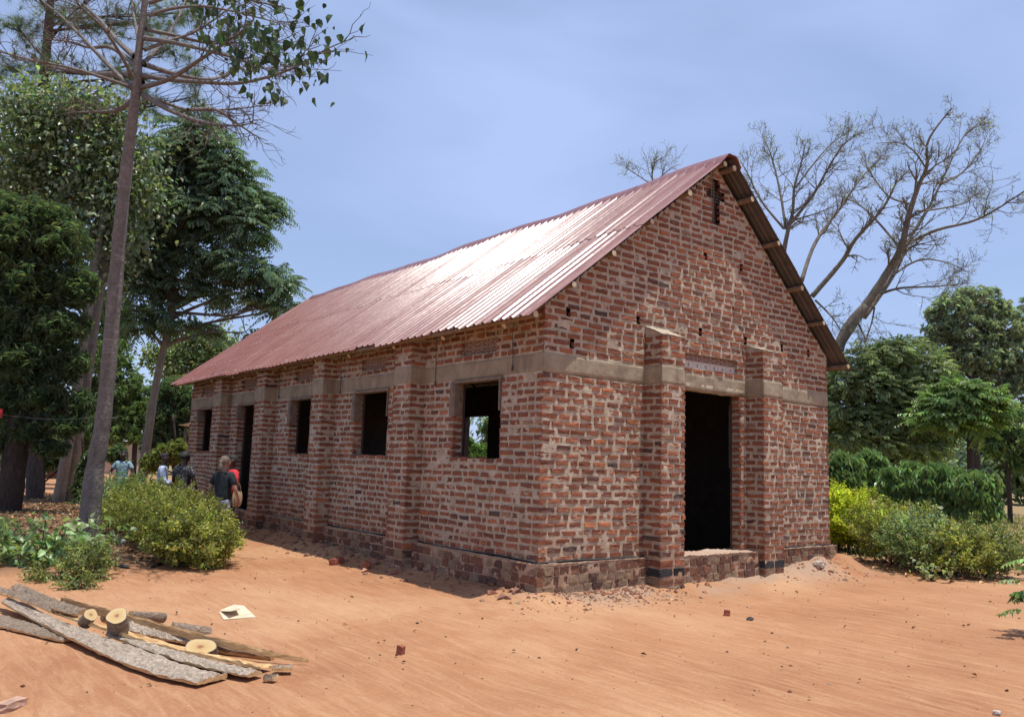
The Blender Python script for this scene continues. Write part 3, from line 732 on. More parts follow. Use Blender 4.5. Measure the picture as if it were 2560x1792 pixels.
    # ridge capping, lapped lengths with a scalloped edge
    for k in range(8):
        y0, y1 = -.31+k*1.95, -.31+(k+1)*1.95+.06
        ys = np.arange(y0, min(y1, 15.2), .0325); b = MB(); rows = []
        ph = ((ys+.28) % .195)/.195
        up = np.clip(1-np.abs(ph-.82)/.16, 0, 1); lo = .055+.027*up
        lf = .004*(k % 2)
        for side, s, hh in ((-1, .945+.008*up, lo+.006+lf), (-1, .972, .098+lf+0*ys), (-1, .994, .112+lf+0*ys), (1, .994, .112+lf+0*ys), (1, .972, .098+lf+0*ys), (1, .945+.008*up, lo+.006+lf)):
            rows.append(slope_pt(side, s*np.ones(len(ys)), ys, hh))
        V = np.stack(rows); nr, ny = V.shape[:2]; i = np.arange(nr-1)[:, None]*ny+np.arange(ny-1)[None]
        b.add(V.reshape(-1, 3), Q=np.stack([i, i+1, i+ny+1, i+ny], -1).reshape(-1, 4)); obj('ridge_cap', b.mesh('ridge_cap', M['roof']), hall)
build_hall()

# ------------------------------------------------------------------ vegetation
def leaves(C, A, Nn, Ln, Wd, fold=.25, curl=.0, col=None, rg=RNG, var=.35):
    """diamond leaves folded on the midrib: base C, axis A, face normal Nn"""
    n = len(C); A = nrm(A); S = nrm(np.cross(A, Nn)); Nn = np.cross(S, A)
    Ln = np.broadcast_to(Ln, (n,))[:, None]; Wd = np.broadcast_to(Wd, (n,))[:, None]
    mid = C + A*Ln*.48 + Nn*Ln*curl*.35; tip = C + A*Ln - Nn*Ln*curl
    V = np.stack([C, mid+S*Wd*.5+Nn*Wd*fold, tip, mid-S*Wd*.5+Nn*Wd*fold], 1).reshape(-1, 3)
    o = (np.arange(n)*4)[:, None]; T = np.concatenate([o+np.array([[0, 1, 2]]), o+np.array([[0, 2, 3]])])
    v = np.exp(rg.normal(0, var, n)); hue = rg.normal(0, .10, n)
    c = np.stack([v*(1+hue*1.3), v, v*(1-hue*.6)], -1).clip(.25, 2.6)
    if col is not None: c = c*np.asarray(col)
    return V, T, np.repeat(c, 4, 0)
def leaves6(C, A, Nn, Ln, Wd, fold=.15, curl=.1, rg=RNG, var=.35):
    """rounder leaf of six points, cheap heart shape"""
    n = len(C); A = nrm(A); S = nrm(np.cross(A, Nn)); Nn = np.cross(S, A); Ln = np.broadcast_to(Ln, (n,))[:, None]; Wd = np.broadcast_to(Wd, (n,))[:, None]
    p = lambda t, w, h: C+A*Ln*t+S*Wd*w+Nn*(Wd*h)
    V = np.stack([C, p(.10, .40, fold*.8), p(.48, .46, fold), p(1.0, 0, -curl*2), p(.48, -.46, fold), p(.10, -.40, fold*.8), p(.5, 0, 0)], 1).reshape(-1, 3)
    o = (np.arange(n)*7)[:, None]; T = np.concatenate([o+np.array([t]) for t in ([0, 1, 6], [1, 2, 6], [2, 3, 6], [3, 4, 6], [4, 5, 6], [5, 0, 6])])
    v = np.exp(rg.normal(0, var, n)); hue = rg.normal(0, .10, n); c = np.stack([v*(1+hue*1.3), v, v*(1-hue*.6)], -1).clip(.25, 2.6); return V, T, np.repeat(c, 7, 0)
def rdir(rg, n): return nrm(rg.normal(0, 1, (n, 3)))
def lobe_pts(rg, lobes, n, shell=.35, flat=1.0):
    """lobes: (u, v, depth, radius_u, radius_v) in picture units; returns cluster centres and outward directions"""
    wts = np.array([l[3]*l[4]*l[2]**2 for l in lobes], float); cnt = np.maximum(1, (n*wts/wts.sum()).astype(int)); P = []; O = []
    for l, m in zip(lobes, cnt):
        c = at(l[0], l[1], l[2]); ru, rv = pxr(l[3], l[2]), pxr(l[4], l[2]); rd = ru*.9*flat
        d = rdir(rg, m); r = shell+(1-shell)*rg.random(m)**.6
        off = d*r[:, None]; P.append(c + off[:, :1]*CR*ru + off[:, 1:2]*np.array([CF[0], CF[1], 0])*rd + off[:, 2:]*np.array([0, 0, 1.])*rv); O.append(d[:, :1]*CR+d[:, 1:2]*CF+d[:, 2:]*np.array([0, 0, 1.]))
    return np.vstack(P), nrm(np.vstack(O))
UP = np.array([0, 0, 1.])
def st_broad(rg, P, O, k=14, spread=.35, L=.14, Wr=.62, droop=.5):
    n = len(P); C = np.repeat(P, k, 0)+rg.normal(0, spread, (n*k, 3)); o = np.repeat(O, k, 0)
    A = nrm(o*.5+rdir(rg, n*k)*.8-UP*droop); Nn = nrm(UP*.8+o*.4+rdir(rg, n*k)*.55)
    l = L*rg.uniform(.65, 1.25, n*k); return (leaves6 if L < .26 and k < 12 else leaves)(C, A, Nn, l, l*Wr, .15, .12, rg=rg)
def st_whorl(rg, P, O, k=12, L=.20, Wr=.2, droop=.45, tw=.10):
    n = len(P); th = (np.arange(k)*2.4)[None]+rg.uniform(0, 6, (n, 1)); ax = nrm(O+UP*.35+rdir(rg, n)*.4)
    s = nrm(np.cross(ax, rdir(rg, n))); t = np.cross(ax, s)
    R = np.cos(th)[..., None]*s[:, None]+np.sin(th)[..., None]*t[:, None]
    A = (R*.9+ax[:, None]*rg.uniform(-.1, .8, (n, k))[..., None]-UP*droop).reshape(-1, 3)
    C = (P[:, None]+ax[:, None]*(rg.uniform(-1, .3, (n, k))*tw)[..., None]).reshape(-1, 3)
    Nn = nrm(np.repeat(ax, k, 0)*.8+UP*.5+rdir(rg, n*k)*.3); l = L*rg.uniform(.7, 1.2, n*k)
    return leaves(C, A, Nn, l, l*Wr, .2, .22, rg=rg)
def st_pinnate(rg, P, O, fr=5, lf=9, RL=.55, L=.13, Wr=.36, droop=.55, var=.3):
    n = len(P)*fr; p = np.repeat(P, fr, 0)+rg.normal(0, .08, (n, 3)); o = np.repeat(O, fr, 0)
    h = nrm(o*[1, 1, .4]+rdir(rg, n)*[.8, .8, .25]+UP*.15); Rl = RL*rg.uniform(.65, 1.2, n)
    t = np.linspace(.12, 1, lf); pts = p[:, None]+h[:, None]*(t[None, :, None]*Rl[:, None, None])-UP*(droop*(t**2)[None, :, None]*Rl[:, None, None])
    tg = nrm(h[:, None]-UP*(2*droop*t)[None, :, None]+0*pts); sd = nrm(np.cross(tg, UP+0*tg)); nn = np.cross(sd, tg)
    out = []
    for sgn in (-1, 1):
        A = (sd*sgn*.8+tg*.5-UP*.45).reshape(-1, 3)+rg.normal(0, .12, (n*lf, 3)); C = pts.reshape(-1, 3)
        l = np.broadcast_to(L*(1-.45*(t-.45)**2*3)[None], (n, lf)).ravel()*rg.uniform(.8, 1.15, n*lf)
        out.append(leaves(C, A, nn.reshape(-1, 3)+rg.normal(0, .15, (n*lf, 3)), l, l*Wr, .15, .15, rg=rg, var=var*.5))
    V = np.vstack([a[0] for a in out]); k0 = len(out[0][0]); T = np.vstack([out[0][1], out[1][1]+k0])
    fv = np.exp(rg.normal(0, var, n)); cv = np.repeat(fv, lf*4)
    c = np.vstack([out[0][2]*cv[:, None], out[1][2]*cv[:, None]]); return V, T, c
def st_needle(rg, P, O, k=46, L=.26):
    n = len(P); ax = nrm(O+UP*.25+rdir(rg, n)*.3); d = nrm(rdir(rg, n*k)+np.repeat(ax, k, 0)*.75)
    C = np.repeat(P, k, 0)-np.repeat(ax, k, 0)*rg.uniform(0, .16, (n*k, 1)); s = nrm(np.cross(d, rdir(rg, n*k)))*.0045
    l = L*rg.uniform(.7, 1.1, (n*k, 1)); V = np.stack([C-s, C+s, C+d*l-UP*l*.12], 1).reshape(-1, 3); T = np.arange(n*k*3).reshape(-1, 3)
    v = np.repeat(np.exp(rg.normal(0, .35, n)), k)[:, None]*np.exp(rg.normal(0, .2, (n*k, 1))); return V, T, np.repeat(v*np.ones((1, 3)), 3, 0)

def bend(rg, a, b, n=6, sagk=.12, jit=.04):
    a = np.asarray(a, float); b = np.asarray(b, float); t = np.linspace(0, 1, n)[:, None]; d = np.linalg.norm(b-a)
    off = rdir(rg, 1)[0]*d*sagk*rg.uniform(.3, 1); p = a+(b-a)*t+off*np.sin(np.pi*t)+np.vstack([np.zeros(3), rg.normal(0, jit*d/n*1.5, (n-2, 3)), np.zeros(3)]); return p
def smooth_path(pts, n=None):
    pts = np.asarray(pts, float); m = len(pts)
    if m < 3: return pts
    n = n or (m-1)*4+1; t = np.linspace(0, m-1, n); i = np.clip(t.astype(int), 0, m-2); f = (t-i)[:, None]
    p0 = pts[np.clip(i-1, 0, m-1)]; p1 = pts[i]; p2 = pts[i+1]; p3 = pts[np.clip(i+2, 0, m-1)]
    return .5*((2*p1)+(-p0+p2)*f+(2*p0-5*p1+4*p2-p3)*f*f+(-p0+3*p1-3*p2+p3)*f**3)
def trunk_path(spec, depth, foot=True):
    """spec: (u, v, width) from the ground up"""
    P = [at(u, v, depth) for u, v, _ in spec]; R = [pxr(wd, depth)/2 for _, _, wd in spec]
    if foot:
        b = P[0].copy(); g = gz(b[0], b[1]); 
        if b[2] > g-.1:
            k = P[0]-P[1]; k = k/abs(k[2]) if abs(k[2]) > 1e-6 else np.array([0, 0, -1.]); q = b+k*(b[2]-g+.12); q[2] = g-.12; P.insert(0, q); R.insert(0, R[0]*1.12)
    path = smooth_path(P); rr = np.interp(np.linspace(0, len(P)-1, len(path)), np.arange(len(P)), R); return path, rr
def tree(name, label, spec, depth, lobes, style, nclu, leafmat, bark, seed, cat='tree', group=None, limb=.35, twigs=5, trunk_n=12, extra=None, depths=None, foot=True, shell=.35, limbs=True, **kw):
    rg = np.random.default_rng(seed); tb = MB(); path, rr = trunk_path(spec, depth, foot); root = path[0].copy(); root[2] = gz(root[0], root[1])
    t = empty(name, root, label=label, cat=cat, group=group)
    tb.tube(path, rr*(1+.05*np.sin(np.arange(len(rr))*2.1)), trunk_n, wob=.03)
    lobes = [(l if len(l) == 5 else (l[0], l[1], depth, l[2], l[3])) for l in lobes]
    P, O = lobe_pts(rg, lobes, nclu, shell)
    if limbs:
        for l in lobes:
            c = at(l[0], l[1], l[2]); k = int(np.clip(np.argmin(np.linalg.norm(path-c, axis=1))-rg.integers(1, 5), len(path)//3, len(path)-1))
            r0 = rr[k]*limb+.012; lp = bend(rg, path[k], c, 7); tb.tube(lp, np.linspace(r0, .02, 7), 6, cap=False)
            near = np.argsort(np.linalg.norm(P-c, axis=1))[:max(12, twigs*4)]
            for q in rg.choice(near, min(twigs*2, len(near)), replace=False):
                st = lp[rg.integers(2, 7)]; tb.tube(bend(rg, st, P[q], 5, .1), np.linspace(.018, .005, 5), 4, cap=False)
    if extra: extra(tb, rg, path, rr)
    obj('trunk', tb.mesh('trunk', bark, True), t)
    V, T, c = style(rg, P, O, **kw)
    obj('crown', mesh('crown', V, T, leafmat, False, c), t)
    return t

def build_left_trees():
    # --- tall half-bare tree by the hedge
    base = gp(199, 1212); dep = float((base-CAM)@CF); rg = np.random.default_rng(3); z1 = .3572
    path, rr = trunk_path([(198, 1214, 62), (204, 1140, 51), (211, 1066, 46), (222, 1000, 41), (231, 942, 38), (240, 860, 37), (252, 720, 36), (262, 600, 34), (270, 502, 32), (283, 380, 29), (295, 280, 26), (305, 205, 24), (311, 120, 19), (318, 60, 16), (326, -10, 14), (332, -90, 11), (338, -180, 7)], dep)
    root = path[0].copy(); root[2] = gz(root[0], root[1]); tb = MB(); tw = MB()
    t = empty('half_bare_tree', root, label='tall half-bare tree with a smooth grey-brown trunk beside the hedge', cat='tree')
    rr = rr*.88; tb.tube(path, rr*(1+.035*np.sin(np.arange(len(rr))*1.3)+.02*np.sin(np.arange(len(rr))*3.1)), 16, wob=.03)
    B = [[(835, 560), (700, 430), (530, 250), (390, 110), (270, 10), (180, -90)], [(845, 510), (760, 350), (650, 180), (520, 60), (460, -20), (400, -120)],
         [(850, 360), (740, 260), (620, 120), (500, 10), (430, -60)], [(880, 300), (850, 150), (825, 0), (810, -120)], [(815, 548), (650, 490), (450, 430), (200, 380), (0, 325), (-90, 290)],
         [(830, 465), (600, 465), (350, 425), (100, 340)], [(890, 550), (1060, 500), (1250, 380), (1400, 280), (1540, 180), (1600, 110)], [(890, 410), (1020, 270), (1110, 130), (1165, 0), (1190, -90)],
         [(905, 315), (1050, 260), (1200, 210), (1350, 120), (1490, 10), (1560, -60)], [(895, 475), (1050, 500), (1250, 515), (1480, 525), (1700, 480), (1880, 410), (2050, 310), (2220, 240)],
         [(885, 590), (1020, 640), (1180, 690), (1400, 690), (1600, 670), (1740, 625)], [(900, 600), (1080, 700), (1280, 770), (1480, 790), (1590, 770)], [(1180, 690), (1350, 690), (1480, 770), (1600, 850), (1680, 885)],
         [(905, 405), (1080, 460), (1300, 500), (1450, 460), (1600, 380), (1750, 300)], [(915, 185), (1080, 220), (1300, 270), (1500, 270), (1700, 270), (1900, 262)], [(905, 240), (1100, 270), (1350, 330), (1550, 390), (1760, 460)],
         [(930, 100), (1060, 60), (1250, 40), (1450, 70), (1650, 120), (1850, 170)], [(940, 20), (1150, -40), (1400, -30), (1650, 20), (1830, 60)], [(860, 420), (700, 300), (560, 300), (420, 260), (300, 250)], [(890, 520), (820, 640), (700, 700), (520, 705), (420, 710)]]
    offs = [.6, -.8, 1.3, .5, -.6, 1.6, -1.0, .8, .4, -.4, .9, -1.2, .9, 1.5, .7, -.9, .2, -.4, 1.0, 1.8]
    ends = []
    for b, of in zip(B, offs):
        n = len(b); pts = [at(x*z1, y*z1, dep+of*3.0*(k/(n-1))) for k, (x, y) in enumerate(b)]
        pth = smooth_path(pts, 4*n); L_ = np.linalg.norm(np.diff(pth, axis=0), axis=1).sum()
        tb.tube(pth, np.linspace(.016+.0075*L_, .006, len(pth)), 7, cap=False, wob=.05)
        for q in range(int(7+L_*3.4)):
            k = rg.integers(len(pth)//3, len(pth)-1); d = nrm(pth[min(k+1, len(pth)-1)]-pth[k-1]); sd = nrm(d*rg.uniform(.5, 1.1)+rdir(rg, 1)[0]*.65+CR*.0-UP*.05)
            ln = rg.uniform(.35, 1.5)*(1-.65*(k/len(pth))**3); e = pth[k]+sd*ln; bp = bend(rg, pth[k], e, 5, .12, .12); tw.tube(bp, np.linspace(.009, .0035, 5), 4, cap=False)
            ends.append((e, pth[k]))
            for _ in range(2):
                kk = rg.integers(1, 4); e2 = bp[kk]+nrm(sd+rdir(rg, 1)[0]*.9)*ln*.45; tw.tube(bend(rg, bp[kk], e2, 4, .1, .1), np.linspace(.006, .003, 4), 3, cap=False); ends.append((e2, bp[kk]))
    obj('trunk', tb.mesh('trunk', M['bark_smooth'], True), t); obj('twig', tw.mesh('twig', M['twig'], True), t, kind='stuff')
    E = np.array([e[0] for e in ends]); d = E-CAM; zz = d@CF; eu = (1280+FPX*(d@CR)/zz)/K/z1; ev = (896-FPX*(d@CU)/zz)/K/z1
    # leaves only on the upper outer branches
    lim = np.interp(eu, [1200, 1350, 1500, 1700, 1900, 2300], [200, 330, 480, 560, 520, 330]); ok = (eu > 1180) & (eu < 2260) & (ev < lim) & (ev > -250)
    ok |= (rg.random(len(E)) < .05) & (ev < 480)
    P = E[ok]; P = P[rg.random(len(P)) < .52]; P = np.vstack([P]*2)+rg.normal(0, .17, (len(P)*2, 3)); n = len(P)
    A = nrm(rdir(rg, n)*.55-UP*1.0+CR*.1); Nn = nrm(rdir(rg, n)*.8+UP*.6-CF*.3); l = .165*rg.uniform(.5, 1.3, n)
    # broad heart leaf: two diamonds side by side
    V, T, c = leaves6(P, A, Nn, l, l*.80, .18, .12, rg=rg, var=.35); obj('crown', mesh('crown', V, T, M['l_teak'], False, c), t)

    # --- pine behind
    def pine_limbs(tb, rg, path, rr):
        pass
    pl = [(40, 60, 60, 45), (150, 40, 70, 40), (20, 150, 55, 45), (120, 150, 75, 45), (230, 60, 70, 40), (330, 50, 70, 40), (400, 30, 60, 35), (60, 240, 60, 40), (170, 230, 70, 40), (280, 170, 70, 45), (380, 110, 60, 40), (420, 170, 50, 35), (330, 230, 60, 35), (440, 215, 30, 25), (110, 315, 40, 25), (250, -30, 120, 40), (60, -30, 100, 40)]
    tree('pine_tree', 'tall pine with grey needle tufts behind the half-bare tree', [(78, 1085, 34), (80, 700, 30), (82, 480, 28), (88, 330, 26), (96, 200, 22), (108, 70, 18), (118, -60, 14), (124, -200, 8)], 26, pl, st_needle, 820, M['l_needle'], M['bark_pine'], 12, limb=.28, twigs=5, k=46, L=.36, shell=.1)
    # --- mango-like tree at the left edge
    ml = [(30, 545, 100, 80), (130, 545, 70, 60), (175, 640, 45, 50), (70, 640, 90, 70), (20, 720, 80, 70), (130, 730, 70, 60), (60, 810, 90, 60), (160, 815, 40, 45), (20, 890, 60, 55), (100, 885, 60, 45), (180, 900, 30, 30), (-60, 640, 70, 120), (60, 960, 60, 30), (150, 950, 50, 30), (-10, 980, 50, 40), (110, 1000, 45, 22), (100, 480, 60, 40), (20, 470, 60, 40)]
    tree('mango_tree', 'dense dark tree with long drooping leaves and a thick furrowed trunk', [(12, 1172, 66), (24, 1090, 54), (40, 980, 48), (52, 890, 42), (70, 760, 34), (80, 640, 24), (85, 560, 14)], 20.5, ml, st_whorl, 3300, M['l_mango'], M['bark_dark'], 13, limb=.4, k=13, L=.20, Wr=.19, shell=.25)
    # --- twin-stemmed tree with big greyish leaves
    def second(tb, rg, path, rr):
        p, r = trunk_path([(128, 1136, 26), (143, 1055, 24), (160, 950, 22), (178, 830, 20), (192, 720, 19), (203, 640, 17), (222, 540, 13), (232, 470, 9)], 24.6); tb.tube(p, r, 10, wob=.04)
    wl = [(60, 260, 80, 60), (150, 250, 80, 60), (240, 260, 60, 50), (110, 340, 90, 60), (210, 350, 80, 60), (290, 330, 50, 50), (40, 400, 70, 60), (140, 430, 80, 60), (240, 440, 70, 60), (310, 430, 50, 55), (200, 510, 60, 40), (270, 530, 50, 40), (230, 600, 35, 35)]
    tree('twin_trunk_tree', 'tree with two leaning slender trunks and broad greyish leaves', [(150, 1140, 26), (165, 1040, 24), (182, 930, 22), (198, 830, 21), (218, 690, 20), (236, 590, 19), (252, 500, 17), (262, 420, 12), (268, 330, 8)], 25, wl, st_broad, 1500, M['l_broad'], M['bark_pale'], 14, k=11, spread=.36, L=.17, Wr=.66, extra=second, shell=.2)
    # --- feathery tree leaning over the roof
    fl = [(430, 285, 45, 35), (470, 340, 60, 40), (400, 350, 60, 45), (520, 400, 55, 35), (450, 410, 70, 45), (360, 420, 60, 45), (555, 450, 60, 28), (480, 480, 80, 40), (400, 490, 70, 45), (330, 480, 55, 45), (540, 510, 60, 25), (590, 490, 30, 20), (340, 560, 60, 45), (430, 570, 70, 32), (520, 590, 65, 28), (590, 620, 50, 26), (640, 640, 32, 18), (320, 640, 45, 35), (400, 640, 50, 25), (460, 660, 30, 16), (370, 710, 50, 22), (540, 660, 40, 14), (600, 680, 40, 16), (320, 720, 35, 25), (300, 580, 40, 40), (640, 690, 30, 12), (430, 740, 35, 16), (550, 745, 30, 8)]
    tree('feathery_tree', 'spreading tree with feathery drooping fronds overhanging the far roof end', [(322, 1050, 21), (334, 960, 19), (345, 890, 17), (358, 820, 16), (371, 765, 15), (382, 700, 14), (392, 600, 12), (402, 500, 9), (420, 380, 6)], 29, fl, st_pinnate, 800, M['l_pinn'], M['bark_pale'], 15, fr=6, lf=9, RL=.85, L=.20, Wr=.34, droop=.42, limb=.5, twigs=5, shell=.2)
    # --- umbrella-shaped tree beyond the roof end
    ul = [(410, 770, 38, 9), (455, 748, 40, 9), (500, 765, 38, 9), (440, 795, 45, 9), (385, 810, 35, 10), (500, 800, 30, 9), (530, 785, 22, 8), (420, 835, 50, 11), (470, 820, 30, 8), (350, 800, 25, 14)]
    tree('umbrella_tree', 'flat-tiered tree seen between the leaning trunk and the roof', [(455, 1010, 11), (456, 900, 9), (458, 820, 7), (462, 770, 5)], 38, ul, st_broad, 330, M['l_green'], M['bark_dark'], 16, k=14, spread=.28, L=.26, Wr=.5, shell=.1, droop=.2)
    # --- background trees and bushes on the left
    bgs = [('background_tree', 'round dark green tree behind the leaning pale trunk', (300, 1040, 12), 36, [(270, 870, 50, 60), (310, 900, 60, 60), (250, 800, 45, 50), (300, 960, 70, 45), (240, 950, 50, 50)], 'l_bg', 31),
           ('background_tree', 'bushy olive tree close to the far corner of the hall', (405, 1050, 10), 33, [(385, 880, 45, 40), (420, 905, 35, 40), (375, 940, 50, 45), (410, 980, 40, 50), (360, 1000, 45, 40)], 'l_mango', 32),
           ('background_tree', 'shadowy tree between the two leaning trunks', (190, 1060, 10), 38, [(200, 900, 40, 60), (190, 820, 40, 60), (120, 930, 60, 45), (200, 980, 45, 35), (260, 700, 40, 60), (250, 760, 40, 50)], 'l_bg', 33),
           ('background_tree', 'broad far tree filling the gap above the yard', (60, 1055, 10), 46, [(30, 950, 70, 45), (100, 970, 60, 40), (160, 960, 50, 45), (20, 850, 60, 60)], 'l_green', 34),
           ('background_bush', 'yellowish bush beside the small metal-roofed shed', (390, 1060, 8), 27, [(395, 1010, 28, 28), (365, 1020, 26, 26), (340, 1035, 25, 22)], 'l_weed', 35),
           ('background_tree', 'tall dense tree filling the gap left of the smooth trunk', (70, 1060, 12), 34, [(40, 420, 70, 60), (120, 480, 70, 60), (200, 560, 60, 60), (150, 640, 70, 60), (230, 660, 45, 60), (60, 560, 70, 60), (40, 330, 60, 50), (140, 380, 60, 50), (250, 420, 40, 50)], 'l_bg', 38),
           ('background_bush', 'dark shrub mass behind the furrowed trunk', (95, 1085, 6), 27, [(75, 1010, 34, 26), (120, 1020, 30, 24), (165, 1030, 26, 22)], 'l_mango', 37),
           ('background_bush', 'dark bush at the foot of the twin trunks', (185, 1105, 6), 22, [(195, 1060, 24, 32), (180, 1095, 18, 26), (205, 1030, 16, 22)], 'l_mango', 36)]
    for nm, lb, (u, v, wd), dp, lo, mt, sd in bgs:
        tree(nm, lb, [(u, v, wd), (u+3, v-60, wd*.85), (u-2, v-130, wd*.6)], dp, lo, st_whorl if mt != 'l_green' else st_broad, 950 if 'tree' in nm else 380, M[mt], M['bark_dark'], sd, cat='tree' if 'tree' in nm else 'bush', **(dict(k=12, L=.006*dp, Wr=.28) if mt != 'l_green' else dict(k=14, spread=.5, L=.22)))
    # slim saplings in the yard behind
    for k, (u, v, h, lb) in enumerate([(145, 1075, 60, 'slim sapling right of the yard gap'), (100, 1078, 75, 'slim dark sapling in front of the yard gap'), (262, 1060, 50, 'small reddish-stemmed sapling left of the woman in green')]):
        tree('sapling', lb, [(u, v, 3.5), (u+1, v-h*.5, 2.6), (u-2, v-h, 1.6)], 28+k*2, [(u-2, v-h*.9, 24, 22), (u+8, v-h*.55, 16, 14)], st_whorl, 90, M['l_mango'], M['bark_dark'], 50+k, k=10, L=.25, Wr=.28)
build_left_trees()

# --- bare trees behind the hall
def bare_tree(name, label, limbs, depth, seed, dens=1.0, leafy=.0, mat='bark_bare'):
    rg = np.random.default_rng(seed); tb = MB(); tw = MB(); tips = []
    base = None
    for pts, w0, w1, of in limbs:
        n = len(pts); P = [at(u, v, depth+of*(k/(n-1))) for k, (u, v) in enumerate(pts)]
        if base is None:
            b = P[0].copy(); lean = P[0]-P[1]; lean = lean/abs(lean[2])*.55; g = gz(b[0], b[1]); hgt = b[2]-g; base = np.array([b[0]+lean[0]*hgt*.4, b[1]+lean[1]*hgt*.4, g])
            tb.tube(smooth_path([base-UP*.15, (base+b)/2+np.array([lean[0]*.2, lean[1]*.2, 0]), b, P[1]]), np.linspace(pxr(w0, depth)*.62, pxr(w0, depth)*.40, 13), 10, wob=.03)
        elif P[0][2] < 5.2 and len(limbs) > 3 and w0 > 12:        # run hidden lower ends down to the stem
                q = base+UP*1.6; tb.tube(bend(rg, q, P[0], 6, .05), np.linspace(pxr(w0, depth)*.55, pxr(w0, depth)*.42, 6), 7)
        path = smooth_path(P, 5*n); r = .84*np.linspace(pxr(w0, depth)/2, pxr(w1, depth)/2, len(path)); tb.tube(path, r, 9, wob=.06)
        L_ = np.linalg.norm(np.diff(path, axis=0), axis=1).sum()
        def shoot(p, d, ln, rd, lev):
            m = 5; q = [p]; dd = d.copy()
            for _ in range(m-1):
                dd = nrm(dd+rg.normal(0, .16, 3)+UP*.05); q.append(q[-1]+dd*ln/(m-1))
            q = np.array(q); (tb if rd > .03 else tw).tube(q, np.linspace(rd, max(rd*.35, .0045), m), 5 if rd > .03 else 3, cap=False)
            if lev > 0:
                for _ in range(rg.integers(4, 7)):
                    k = rg.integers(1, m); shoot(q[k], nrm(nrm(q[k]-q[k-1])*rg.uniform(.7, 1.2)+rdir(rg, 1)[0]*.85), ln*rg.uniform(.38, .62), max(rd*.5, .0055), lev-1)
            else: tips.append(q[-1])
        for _ in range(int(L_*2.7*dens)+3):
            k = rg.integers(len(path)//4, len(path)); k = min(k, len(path)-1); d = nrm(path[k]-path[k-1])
            shoot(path[k], nrm(d*rg.uniform(.5, 1.1)+rdir(rg, 1)[0]*.8+UP*.1), rg.uniform(.5, 1.5)*(1-.55*(k/len(path))**2), min(r[k]*.55, .05), 2)
    t = empty(name, base, label=label, cat='tree')
    obj('trunk', tb.mesh('trunk', M[mat], True), t); obj('twig', tw.mesh('twig', M[mat], True), t, kind='stuff')
    if leafy:
        P = np.array(tips); P = P[rg.random(len(P)) < leafy]; n = len(P)*3; C = np.repeat(P, 3, 0)+rg.normal(0, .08, (n, 3)); l = rg.uniform(.05, .12, n)
        V, T, c = leaves(C, rdir(rg, n)-UP*.3, rdir(rg, n)+UP*.4, l, l*.4, rg=rg); obj('crown', mesh('crown', V, T, M['l_grey'], False, c), t)
def build_bare():
    def z(*p): return [(x*.3907+1668, y*.3907+224) for x, y in p]
    bare_tree('bare_tree', 'big bare spreading tree rising behind the right roof slope',
        [(z((550, 1400), (700, 1180), (830, 980), (900, 850), (950, 650), (1000, 500), (1050, 380), (1060, 230), (1190, 50)), 25, 3, -1.5),
         (z((690, 1250), (860, 1000), (950, 800), (1060, 620), (1130, 480), (1270, 200), (1420, 130)), 13, 2, 2),
         (z((930, 830), (1100, 750), (1300, 700), (1430, 640), (1600, 530), (1680, 470)), 9, 2, -3), (z((790, 1110), (900, 1080), (1100, 1070), (1300, 1050)), 8, 2, -3),
         (z((880, 830), (740, 670), (640, 590), (520, 540)), 7, 2, 2), (z((390, 1130), (560, 930), (640, 800), (750, 680), (830, 570), (880, 450)), 14, 3, -2),
         (z((330, 1040), (410, 820), (560, 610), (680, 440), (790, 330)), 12, 2, 3), (z((410, 1150), (500, 1240), (560, 1330)), 6, 2, -1), (z((660, 1290), (700, 1400), (650, 1480)), 6, 2, -1.5),
         (z((750, 1190), (730, 1290), (690, 1400)), 5, 2, 1), (z((960, 600), (840, 560), (760, 470), (700, 380)), 6, 2, 1), (z((1050, 400), (980, 300), (900, 250), (760, 250)), 5, 1.5, -1), (z((1130, 480), (1250, 420), (1350, 300), (1400, 190)), 6, 1.5, 1), (z((1000, 640), (1150, 620), (1290, 580), (1340, 480)), 6, 1.5, 2),
         (z((850, 1010), (1000, 920), (1150, 930), (1290, 990)), 6, 1.5, 1)], 30, 61, 1.0, .16)
    bare_tree('bare_tree', 'second bare tree with upright limbs close to the roof peak',
        [(z((215, 960), (235, 840), (255, 740), (280, 640), (290, 500), (330, 360), (350, 260)), 14, 2.5, 0), (z((240, 740), (210, 540), (160, 330), (110, 210)), 8, 2, 2), (z((260, 720), (400, 540), (480, 400), (560, 270), (640, 200)), 9, 2, -2),
         (z((230, 740), (100, 580), (20, 420), (-20, 350)), 7, 2, 1), (z((290, 690), (420, 650), (540, 600)), 5, 1.5, -1), (z((240, 860), (130, 760), (60, 640)), 5, 1.5, 2), (z((300, 500), (430, 330), (530, 230), (610, 180)), 5, 1.5, 1)], 34, 62, 1.05, .25)
    bare_tree('bare_tree', 'bare treetop peeping over the roof ridge',
        [([(1475, 470), (1470, 425), (1462, 395), (1470, 365), (1490, 352)], 7, 1.5, 0), ([(1470, 420), (1440, 400), (1418, 385), (1405, 378)], 4, 1.2, 1), ([(1468, 410), (1495, 385), (1518, 370)], 4, 1.2, -1)], 40, 63, .8, .3)
build_bare()

